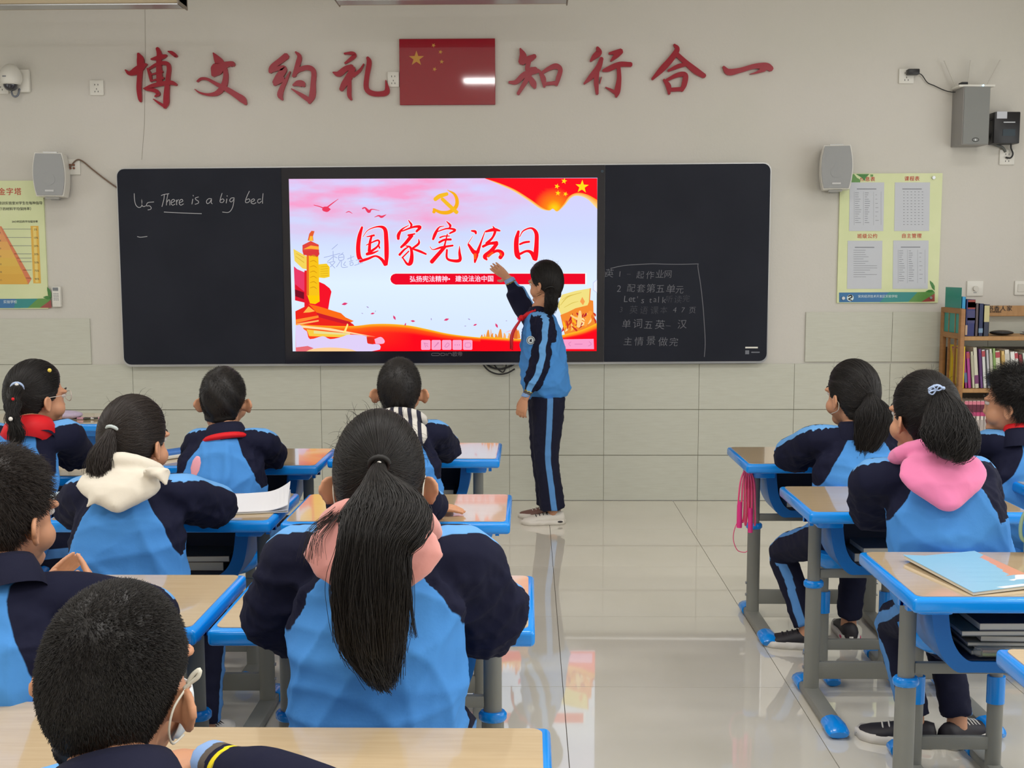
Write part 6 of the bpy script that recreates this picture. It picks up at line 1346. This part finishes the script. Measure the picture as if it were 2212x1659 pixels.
m_hoodw = mat('cream_hood', rgb(224, 216, 200), .85, sheen=.3, bump=(40, .15, .006)); m_hoodp = mat('salmon_hood', rgb(222, 152, 144), .85, sheen=.3, bump=(40, .15, .006)); m_hoodk = mat('pink_hood', rgb(242, 132, 180), .85, sheen=.3, bump=(40, .15, .006))
m_hoods = mat('striped_hood', rgb(212, 208, 200), .85, bump=(60, .15, .004)); attr_layers(m_hoods, [('band', 0, None, rgb(32, 32, 50), .001)])
m_tieg = mat('grey_hair_tie', rgb(190, 200, 200), .4); m_tieb = mat('pale_blue_tie', rgb(170, 190, 225), .4); m_tieblk = mat('black_tie', rgb(20, 18, 18), .6)
# boy, front row of the left block, ears sticking out
hip, legs = sit(-1.12, 3.93)
sl, sr = W(432, 957, 3.95), W(566, 957, 3.95); el, er = W(418, 985, 4.16), W(592, 988, 4.16)
person(dict(seed=3, label='boy with short black hair and ears sticking out, front row left of the striped hood', hip=hip, legs=legs, neck=W(488, 935, 3.94), head=W(485, 863, 4.0), hrot=(-.08, -.05, 0), flare=1.0,
    arms=folded(sl, sr, el, er, V3((0, 1, 0))), sleeve=.056, tw=.98, hair='boy', th=.007, hlen=.012, nh=6000, scarf='strip', puff=1.05))
# boy with the striped hood
hip, legs = sit(-.46, 3.95)
sl, sr = W(796, 950, 3.97), W(938, 938, 3.97); el, er = W(775, 985, 4.28), W(968, 972, 4.26)
r_ = person(dict(seed=4, label='boy with cropped hair and a black and white striped hood', hip=hip, legs=legs, neck=W(868, 920, 3.92), head=W(864, 842, 3.97), hrot=(-.03, 0, 0), flare=.95,
    arms=folded(sl, sr, el, er, V3((0, 1, 0))), sleeve=.056, tw=.95, hair='buzz', nh=7000, collar=False, hood=dict(m=m_hoods, w=.98, len=.09, fold=.001)))
hm = [o for o in bpy.data.objects if o.parent == r_[0] and o.name.startswith('hood')][0].data; co = getco(hm); setattr_(hm, 'band', np.sin((co[:, 0]+.12*co[:, 2])*2*np.pi/.030)*.008-.001)
# girl with the white hood
hip, legs = sit(-1.10, 2.98)
sl, sr = W(188, 1075, 3.0), W(384, 1070, 3.0); el, er = W(170, 1100, 3.2), W(468, 1098, 3.2)
EAR = [([W(330, 1018, 2.88), W(352, 1024, 2.83), W(360, 1053, 2.82)], [(.034, .016), (.026, .011), (.003, .003)]), ([W(330, 1020, 2.86), W(366, 1012, 2.83)], [(.034, .012), (.004, .004)]), ([W(232, 1045, 2.86), W(208, 1068, 2.83), W(186, 1098, 2.82)], [(.042, .016), (.026, .012), (.003, .003)])]
person(dict(seed=12, label='girl with a low ponytail and a cream hood over her jacket', hip=hip, legs=legs, neck=W(284, 1042, 2.96), head=W(294, 953, 3.04), hrot=(-.42, -.08, 0), flare=.5,
    arms=folded(sl, sr, el, er, V3((0, 1, 0))), sleeve=.070, tw=1.02, stripe_w=.02, hair='girl', hmat=m_hairb, nh=7000, nt=3200, tie=W(240, 932, 2.95), tail=[(W(246, 926, 2.945), .012, .012), (W(236, 945, 2.925), .016, .015), (W(222, 985, 2.90), .030, .022), (W(220, 1020, 2.89), .028, .022), (W(226, 1050, 2.885), .016, .013)],
    tiecol=m_tieg, collar=False, hood=dict(m=m_hoodw, w=1.08, len=.075, ears=EAR, fold=.0022), flyaway=60, shoes=('white', 'white')))
# pupil hidden behind the long ponytail
hip, legs = sit(-.40, 3.0)
sl, sr = W(768, 1082, 3.06), W(908, 1082, 3.06); el, er = W(742, 1090, 3.24), W(932, 1092, 3.24)
F = folded(sl, sr, el, er, V3((0, 1, 0))); F['L']['p'] = (sl, el, W(915, 1118, 3.34)); F['L']['hand'] = dict(d=V3((1, .12, -.06)), n=-UP, side=-1, curl=.10, spread=.10); F['L']['p'][2].z = .748
person(dict(seed=6, label='pupil almost hidden behind the long ponytail, hand lying on the desk', hip=hip, legs=legs, neck=W(835, 1058, 3.08), head=W(832, 1000, 3.16), hrot=(0, -.2, 0), arms=F, sleeve=.050, tw=.9, hair='boy', th=.008, hlen=.012, nh=2000, vox=.0045, hands=1.0))
# girl with the long ponytail, centre
hip, legs = sit(-.29, 2.02, kx=.1)
sl, sr = W(655, 1215, 2.06), W(990, 1215, 2.06); el, er = W(602, 1335, 2.17), W(1064, 1342, 2.17)
T5 = [(W(819, 1001, 1.952), 0.0078, 0.0078), (W(819, 1012, 1.940), 0.0124, 0.0124), (W(816, 1034, 1.915), 0.0202, 0.0201), (W(824, 1062, 1.885), 0.0403, 0.0281), (W(830, 1094, 1.855), 0.0620, 0.0340), (W(831, 1126, 1.825), 0.0713, 0.0340), (W(814, 1158, 1.800), 0.0574, 0.0340), (W(806, 1190, 1.790), 0.0512, 0.0325), (W(800, 1253, 1.785), 0.0558, 0.0340), (W(800, 1317, 1.790), 0.0512, 0.0325), (W(804, 1381, 1.800), 0.0450, 0.0300), (W(812, 1412, 1.810), 0.0341, 0.0256), (W(822, 1448, 1.815), 0.0202, 0.0201), (W(828, 1470, 1.820), 0.0078, 0.0078)]
r5, HM5, base5, hair5, rt5, fw5 = person(dict(seed=5, label='girl with a very long black ponytail and salmon hood, centre', hip=hip, legs=legs, neck=W(822, 1165, 2.0), head=W(821, 1033, 2.07), hrot=(0, -.05, 0), hs=1.03, flare=1.0, th=.011,
    arms=folded(sl, sr, el, er, V3((0, 1, 0))), sleeve=.084, tw=1.06, seam=1.15, fold=1.25, hair='girl', nh=15000, nt=10000, tie=W(820, 1003, 1.96), tail=T5, clump=.0065, tiecol=m_tieblk, collar=False, hood=dict(m=m_hoodp, w=1.18, len=.095, fold=.0026), flyaway=140, shoes=('white', 'white')))
c = MB().ell(W(819, 1000, 1.937)-base5, (.0045, .0035, .0035)); c.build('hair_bead', m_eyew, r5, smooth=True)
for s in (-1, 1):
    b_ = MB().tube([HM5 @ Vector((s*.083, .004, .004))-base5, HM5 @ Vector((s*.082, -.026, -.012))-base5, HM5 @ Vector((s*.080, -.026, -.04))-base5, HM5 @ Vector((s*.076, -.008, -.062))-base5, HM5 @ Vector((s*.058, .05, -.07))-base5], .0016, n=6, sub=5); b_.build('mask_strap', m_strap, r5, smooth=True)
wr_ = np.random.default_rng(55); LK = []
for pts_, n_, j_ in (([(742, 1090, 1.95), (712, 1118, 1.92), (676, 1150, 1.86), (662, 1210, 1.84)], 34, .006), ([(745, 1098, 1.94), (715, 1130, 1.90), (690, 1165, 1.85), (688, 1205, 1.83)], 16, .006), ([(880, 1125, 1.88), (888, 1180, 1.80), (884, 1260, 1.78), (892, 1340, 1.79), (898, 1375, 1.80)], 26, .003)):
    P_ = catmull([list(W(*p)) for p in pts_], 4)
    for _ in range(n_): LK.append(catmull(P_[np.linspace(0, len(P_)-1, 6).astype(int)]+wr_.normal(size=3)*j_*.5+np.linspace(0, 1, 6)[:, None]*wr_.normal(size=3)*j_, 3))
strands('loose_locks', np.array(LK), .0005, .0002, m_hair, hair5)
def face_mask(HM, base, root):
    mb = MB(); n, k = 14, 8; vs = []
    for i in range(k+1):
        for j in range(n+1):
            a = math.radians(-62+124*j/n); z = -.018-.078*i/k; d_ = np.array([math.sin(a), math.cos(a), (z-.01)/.085]); d_ /= np.linalg.norm(d_); r0 = rskin(d_[None])[0]; p = HO+d_*(r0+.010+.012*math.sin(math.pi*j/n)*math.sin(math.pi*i/k)); vs.append(HM @ Vector(p)-base)
    fs = [(i*(n+1)+j, i*(n+1)+j+1, (i+1)*(n+1)+j+1, (i+1)*(n+1)+j) for i in range(k) for j in range(n)]
    mb.add(vs, fs); o = mb.build('face_mask', mat('mask_fabric', rgb(224, 230, 234), .7), root, smooth=True); s = o.modifiers.new('s', 'SOLIDIFY'); s.thickness = .0015; return o
face_mask(HM5, base5, r5)
# boy with clasped hands, far left
hip, legs = sit(-1.02, 1.97, (.25, 1))
f7 = V3((.3, .95, 0)); sl, sr = W(-130, 1310, 2.05), W(150, 1302, 2.02); el, er = W(-150, 1400, 2.2), W(320, 1352, 2.16); er.z = .775; el.z = .77
wR, wL = W(208, 1288, 2.33), W(92, 1288, 2.38); wR.z = .768; wL.z = .768
A7 = {'R': dict(p=(sr, er, wR), hand=dict(d=V3((-.42, .45, .62)), n=V3((-.8, -.35, -.2)), side=1, curl=.10, spread=.03, thumb=.5), stripe=V3((.3, .95, .1))), 'L': dict(p=(sl, el, wL), hand=dict(d=V3((.55, .35, .58)), n=V3((.7, -.4, -.4)), side=-1, curl=.10, spread=.03, thumb=.5), stripe=V3((-.3, .95, .1)))}
person(dict(seed=7, label='boy with thick short hair at the left edge, fingertips held together', hip=hip, legs=legs, neck=W(10, 1250, 1.98), head=W(14, 1112, 2.06), hrot=(-.46, -.1, 0), hs=1.0, flare=.8, fwd=(.3, .95),
    arms=A7, sleeve=.066, tw=1.05, hair='boy', hmat=m_hairb, th=.013, hlen=.024, stand=.35, nh=12000, vox=.004, hands=.84, seam=1.0))
# nearest boy with cropped hair
hip, legs = sit(-.46, 1.06)
sl, sr = V3((-.60, 1.13, .865)), V3((-.30, 1.12, .868)); er = V3((-.255, 1.36, .768)); el = V3((-.66, 1.37, .76))
wR = V3((-.470, 1.53, .766)); wL = V3((-.56, 1.50, .75))
A8 = {'R': dict(p=(sr, er, wR), hand=dict(d=V3((-.9, .35, -.15)), n=-UP, side=1, curl=.2), stripe=V3((-.1, 1, -.35))), 'L': dict(p=(sl, el, wL), hand=dict(d=V3((-.1, .95, -.1)), n=-UP, side=-1, curl=.2))}
r8, HM8, base8, hair8, _, _ = person(dict(seed=8, label='nearest boy with cropped hair and a white mask strap, bottom left', hip=hip, legs=legs, neck=V3((-.436, 1.11, .925)), head=W(262, 1468, 1.195), hrot=(-.22, -.02, .05), hs=.95, flare=.95,
    arms=A8, sleeve=.058, tw=1.0, hair='buzz', th=.005, hlen=.008, nh=42000, vox=.0042, jvox=.005, stand=.8))
st = [(.083, .012, .006), (.088, -.010, .002), (.084, -.026, -.014), (.080, -.028, -.04), (.076, -.012, -.062), (.066, .03, -.070)]
MB().tube([HM8 @ Vector(p)-base8 for p in st], .0014, n=6, sub=5).build('mask_strap', m_strap, r8, smooth=True)
kn = HM8 @ Vector((.090, -.006, .010))-base8
MB().tube([kn, kn+V3((.006, -.002, .010)), kn+V3((.014, -.002, .016)), kn+V3((.012, -.002, .008)), kn+V3((.003, -.001, .001)), kn-V3((.004, 0, .006))], .0026, n=7, sub=4).build('strap_knot', m_strap, r8, smooth=True)
face_mask(HM8, base8, r8)
# girl with the braid and glasses, far left
hip, legs = sit(-1.83, 3.70, (.35, 1))
sl, sr = W(-22, 945, 3.72), W(140, 938, 3.74); el, er = W(-20, 1005, 3.95), W(168, 1000, 3.98); er.z = .80; el.z = .79
r1, HM1, base1, hair1, rt1, _ = person(dict(seed=21, label='girl with a braid, glasses and red scarf at the far left', hip=hip, legs=legs, neck=W(70, 932, 3.68), head=W(82, 856, 3.78), hrot=(-.70, -.06, 0), flare=.55, fwd=(.3, .95),
    arms=folded(sl, sr, el, er, V3((.3, .95, 0))), sleeve=.060, tw=1.08, hair='girl', th=.011, nh=6000, nt=1500, tie=W(38, 838, 3.68),
    tail=[(W(38, 836, 3.66), .012, .012), (W(33, 847, 3.62), .026, .02), (W(30, 862, 3.58), .015, .015), (W(27, 878, 3.555), .027, .022), (W(27, 892, 3.54), .014, .014), (W(28, 905, 3.535), .020, .016), (W(31, 914, 3.53), .010, .010), (W(36, 934, 3.53), .022, .014), (W(34, 957, 3.53), .012, .008)], tiecol=m_tieb, scarf='back', shoes=('white', 'white')))
for (px, py, m, s) in ((36, 832, m_eyew, .007), (28, 862, m_scarf, .005), (23, 905, m_eyew, .007), (107, 800, mat('yellow_clip', rgb(236, 210, 90), .3), .007)):
    pc = W(px, py, (3.63 if py < 840 else 3.51) if px < 100 else 3.72); MB().ell(pc-base1, (s, s*.7, s)).build('hair_clip', m, r1, smooth=True)
g = MB()
for s in (-1, 1):
    c0_ = Vector((s*.031, .098, .002)); g.tube([HM1 @ (c0_+Vector((.022*math.cos(a), -.004*abs(math.cos(a)), .018*math.sin(a))))-base1 for a in np.linspace(0, 2*math.pi, 20)], .0013, n=6, caps=False)
    g.tube([HM1 @ Vector((s*.053, .094, .006))-base1, HM1 @ Vector((s*.078, .04, .006))-base1, HM1 @ Vector((s*.084, -.008, .0))-base1], .0012, n=6)
g.tube([HM1 @ Vector((-.009, .098, .005))-base1, HM1 @ Vector((.009, .098, .005))-base1], .0012, n=6); g.build('glasses', mat('clear_frame', rgb(214, 200, 190), .15), r1, smooth=True)
# standing girl pointing at the picture; her left side faces the class
h9 = W(1176, 612, 6.40); n9 = W(1164, 668, 6.40); hip9 = W(1180, 848, 6.40); fw9 = V3((-1, -.12, 0)).normalized(); rt9 = fw9.cross(UP)
sL = W(1178, 702, 6.28); eL = W(1166, 790, 6.24); wL = W(1134, 862, 6.22)
sR = W(1152, 700, 6.52); eR = W(1126, 655, 6.62); wR = W(1098, 600, 6.62)
kL, kR = W(1180, 985, 6.34), W(1174, 985, 6.46); aL, aR = W(1194, 1096, 6.34), W(1186, 1090, 6.50); aL.z = .09; aR.z = .09
A9 = {'L': dict(p=(sL, eL, wL), hand=dict(d=V3((-.30, .05, -.95)), n=V3((.5, .9, -.1)), side=-1, curl=.45, thumb=.35), stripe=V3((.05, -1, 0))), 'R': dict(p=(sR, eR, wR), hand=dict(d=V3((-.80, .1, .62)), n=V3((.25, .75, .35)), side=1, curl=.03, spread=.05, thumb=1.35), stripe=V3((.9, -.3, .5)))}
r9, HM9, base9, hair9, rt_, _ = person(dict(seed=9, label='standing girl in school tracksuit, one arm raised towards the lit picture', group='standing presenter', hip=hip9, legs={'L': (kL, aL, (-1, -.06), V3((.12, -1, 0))), 'R': (kR, aR, (-1, .05), V3((0, 1, 0)))}, mid=W(1172, 752, 6.40),
    neck=n9, head=h9, hrot=(math.radians(62), -.12, .0), hs=.98, fwd=(-1, -.12), flare=.5, arms=A9, sleeve=.064, tw=1.0, hem=.0, puff=1.10, stripe_w=.020, leg_r=(.105, .092, .076, .072, .078), hair='girl', th=.017, nh=7000, nt=3600, vox=.0042, hands=1.0,
    tie=W(1190, 622, 6.32), tail=[(W(1186, 622, 6.325), .020, .02), (W(1189, 634, 6.31), .040, .03), (W(1191, 650, 6.30), .048, .032), (W(1189, 664, 6.30), .040, .028), (W(1184, 678, 6.30), .018, .012)], tiecol=m_tieblk, scarf='front', scarf_f=.155, shoes=('white', 'brown'), shoe_len=.255, flyaway=80, seam=1.0))
w = W(1146.5, 735, 6.245); lg = MB(); lg.tube([w-base9, w-base9+V3((0, -.006, 0))], .024, n=24); bd_ = lg.build('chest_badge', mat('badge_white', rgb(206, 216, 220), .5), r9)
lg = MB(); wv = w-base9+V3((0, -.0065, 0)); lg.tube([wv+V3((.019*math.cos(a), 0, .019*math.sin(a))) for a in np.linspace(0, 2*math.pi, 20)], .0015, n=6, caps=False); lg.poly([(wv.x-.007, wv.z-.008), (wv.x+.008, wv.z-.008), (wv.x+.004, wv.z), (wv.x+.007, wv.z+.010), (wv.x-.004, wv.z+.004)], wv.y, .001); lg.build('badge_emblem', m_navy, bd_)
# girl in the front row of the right column
hip, legs = sit(1.19, 3.97, kx=.07)
sl, sr = W(1765, 950, 3.95), W(1922, 945, 3.95); el, er = W(1702, 985, 4.14), W(1950, 1000, 4.14)
k_ = W(1690, 1192, 4.33); a_ = W(1742, 1345, 4.22); a_.z = .09; legs['L'] = (k_, a_, (-.95, .25), V3((-.5, -.2, .85))); legs['R'] = (W(1848, 1190, 4.30), V3((W(1840, 1390, 4.28).x, 4.33, .09)), (.1, 1))
A10 = folded(sl, sr, el, er, V3((-.1, 1, 0))); A10['L']['stripe'] = V3((-.75, .1, .6))
r10, HM10, base10, _, _, _ = person(dict(seed=10, label='girl with a side-swept ponytail in the front row, right column', hip=hip, legs=legs, neck=W(1850, 930, 3.93), head=W(1838, 853, 3.98), hrot=(.50, -.05, 0), flare=.45, fwd=(-.12, 1),
    arms=A10, sleeve=.062, tw=1.08, hair='girl', th=.012, nh=6500, nt=3400, tie=W(1876, 852, 3.90), tail=[(W(1874, 852, 3.895), .014, .013), (W(1880, 862, 3.87), .024, .02), (W(1886, 885, 3.855), .056, .026), (W(1886, 915, 3.845), .062, .026), (W(1876, 948, 3.84), .046, .02), (W(1866, 975, 3.84), .024, .012), (W(1860, 992, 3.84), .008, .006)], tiecol=m_tieblk, shoes=('black', 'black'), shoe_len=.235, flyaway=60))
MB().tube([HM10 @ Vector(p)-base10 for p in [(-.083, .004, -.01), (-.080, -.020, -.02), (-.076, -.014, -.05), (-.060, .04, -.068)]], .0014, n=6, sub=4).build('mask_strap', m_strap, r10, smooth=True)
# girl with the pink hood
hip, legs = sit(1.22, 3.10, kx=.06)
sl, sr = W(1890, 1035, 3.1), W(2110, 1030, 3.1); el, er = W(1880, 1100, 3.28), W(2112, 1098, 3.28)
k_ = W(1930, 1350, 3.42); a_ = W(1975, 1545, 3.34); a_.z = .09; legs['L'] = (k_, a_, (-.85, .3), V3((-1, 0, .1))); legs['R'] = (W(2030, 1350, 3.45), V3((W(2060, 1600, 3.36).x, 3.34, .09)), (.75, .55))
r11, HM11, base11, _, _, _ = person(dict(seed=11, label='girl with a pink hood and pale blue hair ribbon, right column', hip=hip, legs=legs, neck=W(2005, 1000, 3.06), head=W(1992, 898, 3.12), hrot=(.42, -.04, 0), flare=.7, fwd=(-.08, 1),
    arms=folded(sl, sr, el, er, V3((0, 1, 0))), sleeve=.068, tw=1.08, hair='girl', th=.012, nh=8500, nt=4500, tie=W(2022, 846, 3.04), tail=[(W(2020, 846, 3.04), .014, .014), (W(2030, 855, 3.01), .024, .02), (W(2046, 890, 2.97), .054, .028), (W(2052, 930, 2.94), .070, .030), (W(2050, 960, 2.925), .068, .026), (W(2042, 982, 2.92), .040, .018)],
    tiecol=m_tieb, collar=False, hood=dict(m=m_hoodk, w=1.16, len=.105, fold=.0022), shoes=('canvas', 'canvas'), flyaway=160, shoe_len=.24))
bw = MB(); p0 = W(2022, 843, 2.99)-base11
for a, b_ in ((-.022, .004), (-.020, -.006), (.014, .005)): bw.tube([p0, p0+V3((a*.5, -.004, b_+.006)), p0+V3((a, -.004, b_)), p0+V3((a*.5, -.003, b_-.005)), p0], .0022, n=6, sub=4)
bw.ell(p0+V3((.018, -.004, .006)), (.005, .005, .005)); bw.build('hair_ribbon', m_tieb, r11, smooth=True)
# boy at the far right
hip, legs = sit(1.86, 4.08, (-.5, 1))
sl, sr = W(2140, 958, 4.05), W(2290, 950, 4.0); el, er = W(2118, 985, 4.32), W(2290, 990, 4.3)
person(dict(seed=13, label='boy with spiky hair and red scarf at the right edge', hip=hip, legs=legs, neck=W(2205, 945, 4.0), head=W(2186, 872, 4.05), hrot=(.95, -.03, 0), hs=1.04, flare=.5, fwd=(-.5, 1),
    arms=folded(sl, sr, el, er, V3((-.3, 1, 0))), sleeve=.060, tw=1.12, hair='boy', th=.016, hlen=.034, stand=.9, nh=8000, scarf='neck'))
